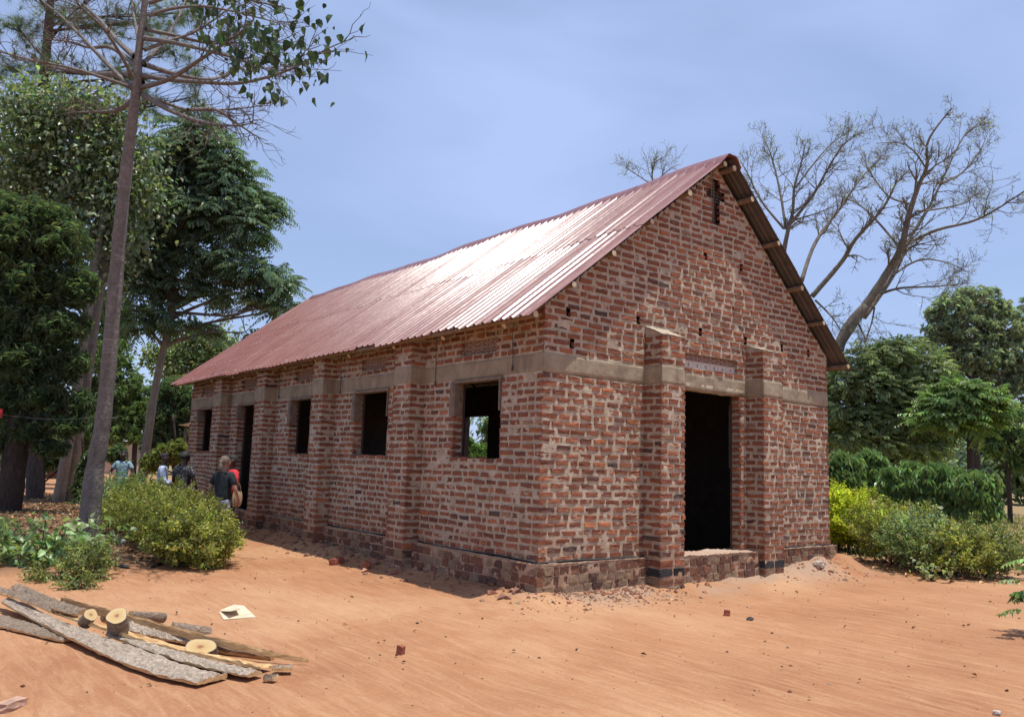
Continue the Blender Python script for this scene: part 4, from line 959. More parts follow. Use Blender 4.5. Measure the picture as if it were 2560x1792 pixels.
def build_right():
    tree('grey_green_tree', 'tall grey-green leafy tree at the right edge', [(2190, 1040, 14), (2188, 940, 12), (2186, 860, 10), (2180, 760, 7)], 40,
         [(2140, 690, 50, 40), (2200, 680, 50, 40), (2250, 730, 50, 45), (2180, 740, 70, 45), (2110, 740, 40, 35), (2290, 780, 50, 50), (2220, 800, 70, 45), (2150, 800, 60, 40), (2280, 850, 50, 45), (2230, 870, 50, 40), (2310, 700, 30, 40), (2095, 700, 22, 18), (2165, 660, 26, 18), (2080, 770, 24, 20), (2240, 690, 26, 22), (2120, 840, 40, 28), (2190, 900, 40, 24), (2300, 920, 40, 26)], st_whorl, 1500, M['l_grey'], M['bark_dark'], 71, k=13, L=.30, Wr=.24, limb=.4)
    tree('wide_green_tree', 'wide green tree beyond the right corner of the hall', [(1990, 1060, 16), (1995, 980, 14), (2005, 900, 11), (2010, 830, 7)], 29,
         [(1940, 810, 45, 28), (2010, 790, 50, 32), (2070, 820, 45, 32), (1890, 850, 40, 28), (1950, 860, 60, 32), (2030, 870, 60, 34), (2100, 880, 50, 32), (1880, 910, 40, 32), (1930, 930, 55, 34), (2010, 940, 65, 38), (2090, 945, 55, 34), (1890, 970, 45, 30), (1970, 990, 60, 28), (2060, 1000, 55, 25)], st_pinnate, 1000, M['l_green'], M['bark_dark'], 72, fr=5, lf=8, RL=.55, L=.15, Wr=.4, droop=.35)
    tree('fresh_green_tree', 'lighter green young tree with a dark straight trunk', [(2176, 1075, 14), (2175, 1010, 13), (2173, 950, 11), (2170, 880, 7)], 25,
         [(2150, 880, 40, 20), (2190, 900, 35, 18), (2120, 910, 35, 18), (2160, 930, 40, 16), (2200, 940, 25, 14), (2100, 935, 25, 14)], st_pinnate, 170, M['l_fresh'], M['bark_dark'], 73, fr=5, lf=8, RL=.7, L=.22, Wr=.42, droop=.3)
    tree('slim_dark_tree', 'slim dark sparse tree at the far right edge', [(2262, 1080, 10), (2258, 980, 8), (2250, 900, 6), (2238, 830, 4)], 32, [(2250, 930, 50, 20), (2280, 980, 45, 22), (2230, 1000, 35, 20), (2290, 1030, 30, 25), (2215, 960, 30, 16)], st_whorl, 230, M['l_bg'], M['bark_dark'], 74, k=11, L=.32, Wr=.22)
    # drooping shrubs
    for k, (u, v, ru, rv, dp, lb) in enumerate([(1890, 1040, 45, 42, 21, 'drooping shrub touching the right corner of the hall'), (1945, 1035, 50, 40, 22, 'drooping shrub left of the middle of the thicket'), (2030, 1065, 55, 48, 18.5, 'largest drooping shrub above the yellow hedge'), (2110, 1068, 55, 50, 18, 'drooping shrub in front of the straight dark trunk'), (2190, 1085, 50, 48, 17.5, 'drooping shrub nearest the right edge')]):
        tree('drooping_shrub', lb, [(u, v+70, 5), (u+2, v+20, 4), (u, v-15, 3)], dp, [(u+(k%3-1)*8, v-14, ru*.55, rv*.5), (u-ru*.6, v+4, ru*.5, rv*.6), (u+ru*.55, v-2+6*(k%2), ru*.5, rv*.6), (u, v+20, ru*.75, rv*.6), (u-ru*.3, v+52, ru*.7, rv*.6), (u+ru*.4, v+50, ru*.7, rv*.6)], st_whorl, 640, M['l_droop'], M['twig'], 80+k, cat='shrub', group='drooping shrubs behind the yellow hedge', k=12, L=.20, Wr=.20, droop=1.25, limbs=True, twigs=3)
    # far tree line all along the horizon
    rg = np.random.default_rng(5); spots = [(-200, 'far tree at the left margin'), (40, 'far tree behind the broad yard tree'), (230, 'far tree behind the half-bare trunk'), (430, 'far tree beyond the small shed'), (1900, 'far tree beyond the wide green tree'), (2030, 'far tree behind the drooping shrubs'), (2130, 'far tree left of the straight dark trunk'), (2230, 'far tree right of the straight dark trunk'), (2330, 'far tree past the right edge'), (700, 'far tree seen only through the side windows'), (1180, 'far tree seen through the near window'), (1290, 'far tree behind the hall')]
    for k, (u, lb) in enumerate(spots):
        hz = 1001+(u/2296)*73; dp = 62+rg.uniform(-8, 14); s = 34/dp*60/34
        tree('far_tree', lb, [(u, hz+14, 8), (u+4, hz-30, 6), (u, hz-60, 4)], dp, [(u+rg.uniform(-40, 40), hz-rg.uniform(10, 95), rg.uniform(38, 60), rg.uniform(26, 40)) for _ in range(7)], st_broad, 330, M[('l_bg', 'l_grey', 'l_green')[k % 3]], M['bark_dark'], 400+k, group='far trees along the horizon', k=13, spread=.75, L=.55, Wr=.5, limbs=False, trunk_n=7)
build_right()
tree('thicket_tree', 'dark green tree seen through the near window opening', [(1100, 1030, 8), (1098, 990, 6), (1094, 955, 4)], 36, [(1098, 950, 12, 14), (1104, 975, 12, 16), (1090, 962, 9, 8), (1098, 995, 16, 12)], st_whorl, 420, M['l_bg'], M['bark_dark'], 91, k=12, L=.2, Wr=.28)
tree('thicket_bush', 'sunlit bush filling the lower part of the near window opening', [(1070, 1040, 4), (1070, 1020, 3), (1071, 1008, 2)], 31, [(1062, 1008, 16, 14), (1085, 1010, 18, 13), (1050, 990, 10, 12), (1072, 1022, 30, 10)], st_whorl, 420, M['l_fresh'], M['twig'], 92, cat='bush', k=12, L=.2, Wr=.3)

# --- hedges and shrubs
def hedge_bush(label, c, rx, ry, h, n, mat, seed, group, L=.045, name='hedge_shrub', stems=9, wr=.55, low=.45):
    rg = np.random.default_rng(seed); g = gz(c[0], c[1]); t = empty(name, (c[0], c[1], g), label=label, cat='shrub', group=group)
    sm = MB(); P = []
    ns_ = int(n/22); d = rdir(rg, ns_); r = (.40+.60*rg.random(ns_)**.55)
    lump = 1+.30*vnoise(d*2.6+seed, seed)+.20*vnoise(d*6+seed, seed+1)+.14*rg.random(ns_)**3
    z = d[:, 2]*r*lump; zz = np.where(z > 0, z*.55, z*low)
    C = np.stack([c[0]+d[:, 0]*r*lump*rx*np.where(z < -.3, .85, 1), c[1]+d[:, 1]*r*lump*ry, g+h*(.47+zz)], -1)
    for k in range(stems):
        a = np.array([c[0], c[1], g-.03])+np.array([rg.normal(0, rx*.22), rg.normal(0, ry*.22), 0]); q = C[rg.integers(len(C))]; bp = bend(rg, a, q, 6, .08, .1); sm.tube(bp, np.linspace(.014, .005, 6), 4, cap=False)
        for _ in range(5):
            q2 = C[np.argsort(np.linalg.norm(C-bp[3], axis=1))[rg.integers(0, min(60, len(C)))]]; sm.tube(bend(rg, bp[rg.integers(2, 5)], q2, 4, .1, .1), np.linspace(.007, .003, 4), 3, cap=False)
    o = nrm(C-np.array([c[0], c[1], g+h*.35])); k = 22
    tw = nrm(o+rdir(rg, ns_)*.55+UP*.25); tt = rg.uniform(-.05, .13, (ns_, k)); CC = (C[:, None]+tw[:, None]*tt[..., None]+rg.normal(0, .022, (ns_, k, 3))).reshape(-1, 3)
    A = nrm(np.repeat(tw, k, 0)*.5+rdir(rg, ns_*k)*.8); Nn = nrm(UP*.7+np.repeat(o, k, 0)*.4+rdir(rg, ns_*k)*.5); l = L*rg.uniform(.6, 1.3, ns_*k)
    V, T, cc = leaves(CC, A, Nn, l, l*wr, .2, .1, rg=rg, var=.3); cl = np.repeat(np.exp(rg.normal(0, .34, ns_)), k*4)[:, None]*np.where(np.repeat(rg.random(ns_) < .07, k*4)[:, None], np.array([[.95, .80, .85]]), 1.0)
    obj('stem', sm.mesh('stem', M['twig'], True), t); obj('crown', mesh('crown', V, T, mat, False, cc*cl), t, kind='stuff')
def build_hedges():
    G = 'hedge shrubs along the path to the side door'
    for k, (x, y, rx, ry, h, n, lb, mt) in enumerate([(-2.72, 4.85, .60, .72, .82, 16000, 'brightest hedge shrub at the near tip of the left hedge', 'l_hedge'), (-2.52, 6.2, .66, .95, .90, 18000, 'second hedge shrub from the near tip of the left hedge', 'l_hedge'), (-2.40, 7.8, .75, 1.1, .95, 18000, 'middle hedge shrub in front of the women', 'l_hedge'),
             (-2.25, 9.6, .8, 1.2, .98, 15000, 'tall hedge shrub below the man in the patterned shirt', 'l_hedge'), (-2.0, 11.8, .85, 1.3, 1.02, 12000, 'dark hedge shrub just right of the smooth trunk', 'l_bg'), (-1.7, 14.2, .9, 1.4, 1.0, 8000, 'farthest hedge shrub below the woman in green', 'l_bg')]):
        hedge_bush(lb, (x, y), rx, ry, h, n, M[mt], 500+k, G, L=.05)
    G = 'hedge shrubs right of the hall'
    for k, (u, v, rx, ry, h, n, lb, mt) in enumerate([(1905, 1238, .75, .8, 1.42, 21000, 'bright yellow-green hedge shrub against the right corner', 'l_hedge2'), (1965, 1245, .6, .7, 1.22, 13000, 'second yellow-green hedge shrub from the hall corner', 'l_hedge2'), (2040, 1270, .62, .7, 1.18, 13000, 'third hedge shrub from the hall corner', 'l_hedge'), (2115, 1288, .62, .7, 1.02, 12000, 'greener hedge shrub in the middle of the right hedge', 'l_green'), (2190, 1300, .5, .6, .82, 7000, 'low sparse hedge shrub near the right edge', 'l_hedge'), (2262, 1300, .6, .6, .86, 8000, 'last hedge shrub at the right edge', 'l_weed')]):
        p = gp(u, v); hedge_bush(lb, (p[0], p[1]+.35), rx, ry, h, int(n*.8), M[mt], 520+k, G, L=.055, stems=16, low=.32)
    # pale-leaved shrub on the left
    p = gp(95, 1262); rg = np.random.default_rng(8); t = empty('pale_leaf_shrub', p, label='low shrub with pale oval leaves by the smooth trunk', cat='shrub'); sm = MB(); C = []; A = []
    for k in range(46):
        th = rg.uniform(0, 6.28); ln = rg.uniform(.45, 1.15); e = p+np.array([math.cos(th)*ln*1.0, math.sin(th)*ln*.6, rg.uniform(.18, .72)*(1.25-.5*ln)]); b = bend(rg, p+np.array([math.cos(th)*.2, math.sin(th)*.2, -.02]), e, 6, .12, .08); sm.tube(b, np.linspace(.010, .004, 6), 4, cap=False)
        for _ in range(17):
            i = rg.integers(2, 6); C.append(b[i]+rg.normal(0, .04, 3)); A.append(nrm(rdir(rg, 1)[0]*.8-UP*.55+nrm(e-p)*.4))
    n = len(C); l = rg.uniform(.08, .16, n); V, T, c = leaves6(np.array(C), np.array(A), nrm(UP+rdir(rg, n)*.8), l, l*.66, .15, .12, rg=rg, var=.28)
    obj('stem', sm.mesh('stem', M['twig'], True), t); obj('crown', mesh('crown', V, T, M['l_shrub'], False, c), t)
    for k, (u, v, rx, h, n, lb) in enumerate([(200, 1300, .28, .40, 2200, 'small weedy clump on the bank edge'), (120, 1303, .3, .14, 900, 'flat creeping weed left of the clump'), (175, 1322, .18, .10, 500, 'tiny weed tuft lowest on the bank')]):
        p = gp(u, v); hedge_bush(lb, (p[0], p[1]+.1), rx, rx*.8, h, n, M['l_weed'], 540+k, None, L=.045, name='weed_clump', stems=4)
    # broad-leaved weed in the right hedge and small plants
    for k, (u, v, h, L_, lb) in enumerate([(2060, 1262, .95, .16, 'grey-green broad-leaved plant growing through the right hedge'), (2110, 1200, 1.5, .17, 'broad-leaved sapling standing above the right hedge'), (2070, 1300, .22, .09, 'small green seedling at the foot of the right hedge')]):
        p = gp(u, v); p = p+np.array([0, -.15 if k != 1 else .3, 0]); p[2] = gz(p[0], p[1]); rg = np.random.default_rng(560+k); t = empty('broadleaf_weed', p, label=lb, cat='plant'); sm = MB(); C = []; A = []
        for q in range(7):
            e = p+np.array([rg.normal(0, .22), rg.normal(0, .18), h*rg.uniform(.75, 1.05)]); b = bend(rg, p, e, 6, .06, .05); sm.tube(b, np.linspace(.009, .004, 6), 4, cap=False)
            for _ in range(9): C.append(b[rg.integers(3, 6)]+rg.normal(0, .05, 3)); A.append(nrm(rdir(rg, 1)[0]+UP*.1))
        n = len(C); l = L_*rg.uniform(.6, 1.2, n); V, T, c = leaves6(np.array(C), np.array(A), nrm(UP+rdir(rg, n)*.5), l, l*.85, rg=rg); obj('stem', sm.mesh('stem', M['twig'], True), t); obj('crown', mesh('crown', V, T, M['l_grey' if k == 0 else 'l_green'], False, c), t)
    # sapling just outside the right edge, one spray reaching in
    p = onz(2345, 1420, -.46); p[2] = gz(p[0], p[1]); t = empty('edge_sapling', p, label='feathery sapling spray reaching in at the right edge', cat='plant'); sm = MB(); dep = float((p-CAM)@CF); rg = np.random.default_rng(77); Cn = []; On = []
    for u, v in ((2300, 1300), (2292, 1325), (2306, 1350), (2330, 1280), (2350, 1310), (2340, 1240), (2370, 1260)):
        e = at(u, v, dep+rg.uniform(-.2, .2)); b = bend(rg, p, e, 7, .1, .03); sm.tube(b, np.linspace(.012, .004, 7), 5, cap=False); Cn.append(e); On.append(nrm(-CR*.8+rdir(rg, 1)[0]*.5))
    V, T, c = st_pinnate(rg, np.array(Cn), np.array(On), fr=3, lf=8, RL=.26, L=.10, Wr=.42, droop=.35); obj('stem', sm.mesh('stem', M['twig'], True), t); obj('crown', mesh('crown', V, T, M['l_fresh'], False, c), t)
build_hedges()

# ------------------------------------------------------------------ people
def cloth(name, base, kind=None, c2=(1, 1, 1), c3=None, scale=30, rough=.85):
    m, N, L, B = new_mat(name); p = N.new('ShaderNodeTexCoord').outputs['Object']; B.inputs['Roughness'].default_value = rough
    if kind is None:
        c = ramp(N, L, noise(N, L, p, scale, 4), [(.3, tuple(x*.8 for x in base)), (.7, base)])
    elif kind == 'floral':
        v = node(N, 'ShaderNodeTexVoronoi', Scale=scale); L.new(p, v.inputs['Vector']); c = ramp(N, L, v.outputs['Distance'], [(.20, c2), (.34, base)])
        c = mixc(N, L, ramp(N, L, noise(N, L, p, scale*.5, 3), [(.5, (0, 0, 0)), (.56, (.8, .8, .8))]), c, base)
    else:
        w_ = noise(N, L, mapping(N, L, p, (1, 1, 2.2)), scale, 5, .6, 1.5); c = ramp(N, L, w_, [(.44, base), (.52, c2)])
        if c3: c = mixc(N, L, ramp(N, L, noise(N, L, p, scale*.45, 3), [(.54, (0, 0, 0)), (.60, (1, 1, 1))]), c, c3)
    L.new(c, B.inputs['Base Color']); bump(N, L, B, noise(N, L, p, 14, 4), .5, .03); return m
SK_D = simple('dark_skin', (.055, .030, .020), .5, 12, .15, .1); SK_L = simple('light_skin', (.42, .24, .17), .5, 12, .1, .1)
HAIR_B = simple('black_hair', (.012, .011, .011), .7, 60, .3, .5); HAIR_G = simple('greying_blond_hair', (.135, .095, .068), .6, 70, .5, .8)
EYE = simple('eye', (.02, .018, .018), .3, 5, .1, 0)
def skin_body(name, verts, edges, radii, mat, parent, sub=2, xf=None, root=0):
    me = bpy.data.meshes.new('tmp'); me.from_pydata([tuple(v) for v in verts], edges, []); o = bpy.data.objects.new('tmp', me); COL.objects.link(o)
    md = o.modifiers.new('Skin', 'SKIN'); md.branch_smoothing = .4; md.use_smooth_shade = True
    for i, r in enumerate(radii):
        d = me.skin_vertices[0].data[i]; d.radius = r if isinstance(r, tuple) else (r, r); d.use_root = (i == root)
    s = o.modifiers.new('Sub', 'SUBSURF'); s.levels = s.render_levels = sub
    dg = bpy.context.evaluated_depsgraph_get(); dg.update(); m2 = bpy.data.meshes.new_from_object(o.evaluated_get(dg)); bpy.data.objects.remove(o)
    m2.name = name; m2.materials.clear(); m2.materials.append(mat); m2.polygons.foreach_set('use_smooth', np.ones(len(m2.polygons), bool))
    ob = bpy.data.objects.new(name, m2); COL.objects.link(ob); ob.parent = parent; return ob
def ellipsoid(c, r, nu=14, nv=9, z0=-1.0):
    th = np.linspace(0, 2*math.pi, nu, endpoint=False); ph = np.linspace(math.asin(z0), math.pi/2, nv)
    V = np.array([[c[0]+r[0]*math.cos(p)*math.cos(t), c[1]+r[1]*math.cos(p)*math.sin(t), c[2]+r[2]*math.sin(p)] for p in ph for t in th])
    i = np.arange(nv-1)[:, None]*nu; j = np.arange(nu)[None]; j2 = (j+1) % nu; return V, np.stack([i+j, i+j2, i+nu+j2, i+nu+j], -1).reshape(-1, 4)
def person(label, u, vtop, depth, face, skinm, top, bottom, hair, style, arms=((.0, .0), (.0, .0)), sleeve=.55, female=False, longskirt=False):
    p = at(u, vtop, depth); g = gz(p[0], p[1]); H = float(p[2]-g); s = H/1.73
    t = empty('person', (p[0], p[1], g), label=label, cat='person'); t.rotation_euler = (0, 0, face); t.scale = (s, s, s)
    sh = .165 if female else .19
    V = [(0, 0, .95), (0, .005, 1.10), (0, .01, 1.28), (0, 0, 1.40), (0, .0, 1.465), (0, .030, 1.535), (0, .026, 1.61), (0, .008, 1.675)]
    R = [(.135, .10), (.115, .09), (.14, .105), (.078, .065), (.056, .058), (.074, .090), (.096, .116), (.074, .088)]
    E_ = [(0, 1), (1, 2), (2, 3), (3, 4), (4, 5), (5, 6), (6, 7)]
    V.append((0, .138, 1.585)); R.append((.016, .016)); E_.append((6, 8))                      # nose
    for sx in (-1, 1):
        V.append((sx*.096, .012, 1.595)); R.append((.014, .022)); E_.append((6, len(V)-1))      # ears
    def chain(st, pts):
        k = st
        for q, r in pts:
            V.append(q); R.append(r); E_.append((k, len(V)-1)); k = len(V)-1
        return k
    ARM = []
    for sx, (fw, out) in zip((-1, 1), arms):
        el = (sx*(sh+.07+out), -.02+fw*.12, 1.10); wr = (sx*(sh+.07+out*.4), .05+fw*.30, .88+fw*.22); pm = (sx*(sh+.06+out*.3), .07+fw*.38, .81+fw*.24)
        k = chain(2, [((sx*sh, 0, 1.375), (.058, .056)), (el, (.040, .040)), (wr, (.027, .024)), (pm, (.020, .034))]); ARM.append((sx, el, wr, pm))
        dn = np.array(pm)-np.array(wr); dn = dn/np.linalg.norm(dn)
        for j, (o_, l_) in enumerate(((-.027, .070), (-.009, .082), (.009, .078), (.026, .062))):
            b = np.array(pm)+dn*.03+np.array([0, o_, 0]); m_ = b+dn*l_*.55+np.array([-sx*.006, 0, 0]); e = b+dn*l_+np.array([-sx*.020, 0, 0]); chain(k, [(tuple(b), .0085), (tuple(m_), .0080), (tuple(e), .0065)])
        tb_ = np.array(pm)+np.array([-sx*.01, .038, .015]); chain(k, [(tuple(tb_), .010), (tuple(tb_+dn*.04+np.array([-sx*.008, .012, 0])), .008)])
    for sx in (-1, 1):
        chain(0, [((sx*.088, 0, .86), (.085, .085)), ((sx*.095, .012, .49), (.054, .056)), ((sx*.098, -.022, .09), (.036, .040)), ((sx*.105, .06, .035), (.038, .028)), ((sx*.112, .15, .026), (.036, .02))])
    skin_body('body', V, E_, R, skinm, t)
    e = MB()
    for sx in (-1, 1):
        ee = MB(); a, q = ellipsoid((sx*.032, .112, 1.622), (.013, .012, .008), 8, 6); ee.add(a, Q=q); o = bpy.data.objects.new('eye', ee.mesh('eye', EYE, True)); COL.objects.link(o); o.parent = t
    # shirt
    SV = [(0, 0, .80), (0, .005, 1.04), (0, .01, 1.26), (0, -.002, 1.385), (0, -.002, 1.44)]; SR = [(.190, .155), (.172, .140), (.192, .150), (.125, .105), (.076, .078)]; SE = [(0, 1), (1, 2), (2, 3), (3, 4)]
    if female: SR[0] = (.195, .160); SR[1] = (.155, .132); SR[2] = (.178, .148)
    for sx, el, wr, pm in ARM:
        a = np.array((sx*sh, 0, 1.375)); el = np.array(el); wr = np.array(wr); q = [(a, (.090, .088))]
        if sleeve <= 1: q += [(a+(el-a)*sleeve*.6, (.080, .080)), (a+(el-a)*sleeve, (.076, .076))]
        else: q += [(a+(el-a)*.6, (.074, .074)), (el, (.066, .066)), (el+(wr-el)*.55, (.056, .056)), (el+(wr-el)*.95, (.048, .048))]
        k = 2
        for pt, r in q: SV.append(tuple(pt)); SR.append(r); SE.append((k, len(SV)-1)); k = len(SV)-1
    skin_body('shirt', SV, SE, SR, top, t)
    if longskirt:
        b = MB(); zs = np.linspace(1.02, .12, 10); n = 28; th = np.arange(n)*2*math.pi/n; rows = []
        for z in zs:
            k = (1.02-z)/.9; rx, ry = .135+.09*math.sqrt(k)+.03*k, .115+.08*math.sqrt(k)+.03*k; f = 1+.07*k*np.sin(th*7+z*3); rows.append(np.stack([rx*f*np.cos(th), ry*f*np.sin(th), z+0*th], -1))
        Vv = np.concatenate(rows); i = np.arange(9)[:, None]*n; j = np.arange(n)[None]; b.add(Vv, Q=np.stack([i+j, i+n+j, i+n+(j+1) % n, i+(j+1) % n], -1).reshape(-1, 4)); o = bpy.data.objects.new('skirt', b.mesh('skirt', bottom, True)); COL.objects.link(o); o.parent = t
    else:
        PV = [(0, 0, .99)]; PR = [(.145, .115)]; PE = []
        for sx in (-1, 1):
            k = 0
            for q, r in [((sx*.092, 0, .84), (.102, .104)), ((sx*.10, .012, .50), (.082, .084)), ((sx*.102, -.012, .13), (.066, .070))]: PV.append(q); PR.append(r); PE.append((k, len(PV)-1)); k = len(PV)-1
        skin_body('trousers', PV, PE, PR, bottom, t)
    hb = MB()
    if style == 'short': a, q = ellipsoid((0, -.004, 1.622), (.090, .112, .106), 18, 8, .12); a[:, 2] += .35*np.clip(a[:, 1], 0, .08); hb.add(a, Q=q)
    elif style == 'afro': a, q = ellipsoid((0, -.020, 1.630), (.110, .122, .108), 20, 10, -.55); a += np.random.default_rng(3).normal(0, .006, a.shape); hb.add(a, Q=q)
    else:
        a, q = ellipsoid((0, -.014, 1.620), (.096, .116, .110), 18, 9, -.30); hb.add(a, Q=q); a, q = ellipsoid((0, -.13, 1.60), (.045, .040, .045), 12, 8); hb.add(a, Q=q); a, q = ellipsoid((.012, -.150, 1.50), (.048, .036, .095), 12, 8); hb.add(a, Q=q)
    o = bpy.data.objects.new('hair', hb.mesh('hair', hair, True)); COL.objects.link(o); o.parent = t
    if style == 'pony':
        b = MB(); a, q = ellipsoid((0, -.118, 1.625), (.035, .022, .016), 10, 6); b.add(a, Q=q); o = bpy.data.objects.new('hair_clip', b.mesh('hair_clip', MAT['ventw'], True)); COL.objects.link(o); o.parent = t
    return t
def dirz(v): return math.atan2(-v[0], v[1])       # rotation that turns local +Y to v
def build_people():
    toward = -CF; away = CF
    person('woman in a green and blue dress standing under the trees', 279, 1009, 22.5, dirz(toward+CR*.15), SK_D, cloth('green_blue_bodice', (.05, .09, .17), 'wave', (.28, .42, .48), (.16, .42, .06), 7), cloth('dark_green_print', (.03, .07, .10), 'wave', (.12, .22, .12), (.30, .34, .12), 22), HAIR_B, 'short', ((.25, .06), (.35, .08)), .7, True, True)
    person('man in a white and blue patterned long-sleeved shirt', 369, 1014, 18.0, dirz(CR*1.0+CF*.35), SK_D, cloth('white_blue_print', (.62, .66, .74), 'wave', (.20, .26, .40), None, 26), cloth('dark_trousers', (.03, .03, .035)), HAIR_B, 'short', ((.5, .0), (.5, .0)), 2)
    person('woman in a black dress with small white flowers, back turned', 416, 1012, 17.4, dirz(away+CR*.25), SK_D, cloth('black_floral', (.022, .022, .026), 'floral', (.50, .48, .45), None, 34), cloth('black_floral_skirt', (.022, .022, .026), 'floral', (.50, .48, .45), None, 34), HAIR_B, 'afro', ((.3, .03), (.3, .03)), .75, True, True)
    w = person('woman with a blond ponytail, black shirt and patterned trousers, back turned', 506, 1021, 14.6, dirz(away+CR*.30), SK_L, cloth('black_tee', (.012, .018, .022)), cloth('grey_print_trousers', (.42, .43, .50), 'wave', (.11, .12, .18), None, 24), HAIR_G, 'pony', ((.15, .05), (.3, .02)), .75, True)
    person('man in a red shirt half hidden beside the door', 524, 1019, 16.2, dirz(toward*.7-CR*.9), SK_D, cloth('red_shirt', (.62, .035, .045)), cloth('black_trousers', (.02, .02, .024)), HAIR_B, 'short', ((.35, .02), (.3, .02)), 2)
    # tan shoulder bag hanging at her right hand
    p = at(531, 1118, 14.75); g = empty('handbag', p-UP*.2, label='tan woven handbag held low beside the woman in black', cat='bag'); b = MB()
    for k, (oy, col) in enumerate(((-.05, 0), (.0, 0), (.05, 0))):
        a, q = ellipsoid((0, 0, 0), (.055, .028, .15), 14, 10); a[:, 0] *= 1+.35*(-a[:, 2]); M3 = np.stack([CR*.6+CF*.8, CR*.8-CF*.6, UP]); a = a@M3+p+(CR*.9)*oy+CF*.01*k; b.add(a, Q=q)
    obj('bag_body', b.mesh('bag_body', simple('tan_bag', (.40, .27, .16), .8, 40, .35, .4), True), g)
    b = MB(); th = np.linspace(0, math.pi, 9); b.tube([p+UP*(.13+.16*math.sin(x))+CR*.06*math.cos(x) for x in th], .007, 5); obj('handle', b.mesh('handle', MAT['pole'], True), g)
build_people()

# ------------------------------------------------------------------ slabs and logs
def slab(label, pts, wid, thick, arch, roll=0.0, bark='slab_bark', seed=0, taper=(1, 1), name='timber_offcut', nm=40):
    rg = np.random.default_rng(900+seed); P = smooth_path([gp(u, v, h) for u, v, h in pts], nm); m = len(P); tg = nrm(np.gradient(P, axis=0)); sd = nrm(np.cross(tg, UP)); up = np.cross(sd, tg)
    rl = np.radians(np.linspace(roll[0], roll[1], m) if isinstance(roll, tuple) else np.full(m, roll)); S = sd*np.cos(rl)[:, None]+up*np.sin(rl)[:, None]; U = -sd*np.sin(rl)[:, None]+up*np.cos(rl)[:, None]
    t = np.linspace(0, 1, m); wd = wid*np.interp(t, [0, .12, .5, 1], [taper[0]*.75, taper[0], 1, taper[1]])*(1+.05*np.sin(t*9+seed))
    nc = 15; s = np.linspace(-1, 1, nc); rows = []
    for i in range(m):
        e = 1+rg.normal(0, .035, nc)*(np.abs(s) > .9); w = wd[i]/2
        o = P[i]+S[i]*(s*w*e)[:, None]+U[i]*(thick*(1 if taper[1] >= .4 else 1-.85*t[i]**2)+arch*(1-s*s)+rg.normal(0, .006, nc))[:, None]; q = P[i]+S[i]*(s*w*.97*e)[:, None]+U[i]*(rg.normal(0, .002, nc))[:, None]; rows.append(np.vstack([o, q[::-1]]))
    V = np.concatenate(rows); k = 2*nc; i = np.arange(m-1)[:, None]*k; j = np.arange(k)[None]; j2 = (j+1) % k; Q = np.stack([i+j, i+k+j, i+k+j2, i+j2], -1); mi = np.broadcast_to(np.where(np.arange(k) < nc-1, 0, 1)[None], (m-1, k)).ravel(); Q = Q.reshape(-1, 4)
    ends = []
    for base in (0, (m-1)*k):
        for j in range(nc-1):
            f = [base+j, base+j+1, base+k-2-j, base+k-1-j]; ends.append(f if base == 0 else f[::-1])
    me = mesh(name, V, [np.vstack([Q, np.array(ends)])], [M[bark], M['wood']], False, None, np.r_[mi, np.ones(len(ends))])
    c = P[m//2].copy(); c[2] = gz(c[0], c[1]); r = empty(name, c, label=label, cat='timber', group='bark slabs and offcuts piled on the earth'); 
    mm = me; ob = obj('plank', mm, r); return r
def stub(label, u, v, h, ax, rad_, ln, seed=0, squash=1.0, bark='slab_bark2'):
    rg = np.random.default_rng(950+seed); c = gp(u, v, h); ax = nrm(np.array(ax, float)); b0 = c-ax*ln; ref = UP if abs(ax[2]) < .9 else np.array([1., 0, 0]); a = nrm(np.cross(ax, ref)); b = np.cross(ax, a); n = 22; th = np.arange(n)*2*math.pi/n
    rr = rad_*(1+.05*np.sin(th*3+seed)+.03*np.sin(th*5)); ring = lambda p, k: p+(rr*k)[:, None]*(np.cos(th)[:, None]*a+squash*np.sin(th)[:, None]*b)
    g = b0.copy(); g[2] = gz(g[0], g[1]); r = empty('log_stub', g, label=label, cat='log', group='sawn log stubs in the slab pile')
    m_ = MB(); m_.add(np.vstack([ring(b0, 1.08), ring(b0+ax*ln*.5, 1.02), ring(c, 1.0)]), Q=[[q*n+j, q*n+(j+1) % n, (q+1)*n+(j+1) % n, (q+1)*n+j] for q in (0, 1) for j in range(n)]); obj('bark', m_.mesh('bark', M[bark], True), r)
    for p, sg in ((c+ax*.002, 1), (b0-ax*.002, -1)):
        e = MB(); V = np.vstack([p, ring(p, .3), ring(p, .93), ring(p, 1.0)]); col = np.r_[[0], np.full(n, .26), np.full(n, .90), np.full(n, 1.)]
        T = [[0, 1+j, 1+(j+1) % n] for j in range(n)]; Q = [[1+q*n+j, 1+(q+1)*n+j, 1+(q+1)*n+(j+1) % n, 1+q*n+(j+1) % n] for q in (0, 1) for j in range(n)]; e.add(V, T=T, Q=Q, col=np.repeat(col[:, None], 3, 1)); obj('sawn_face', e.mesh('sawn_face', M['logend']), r)
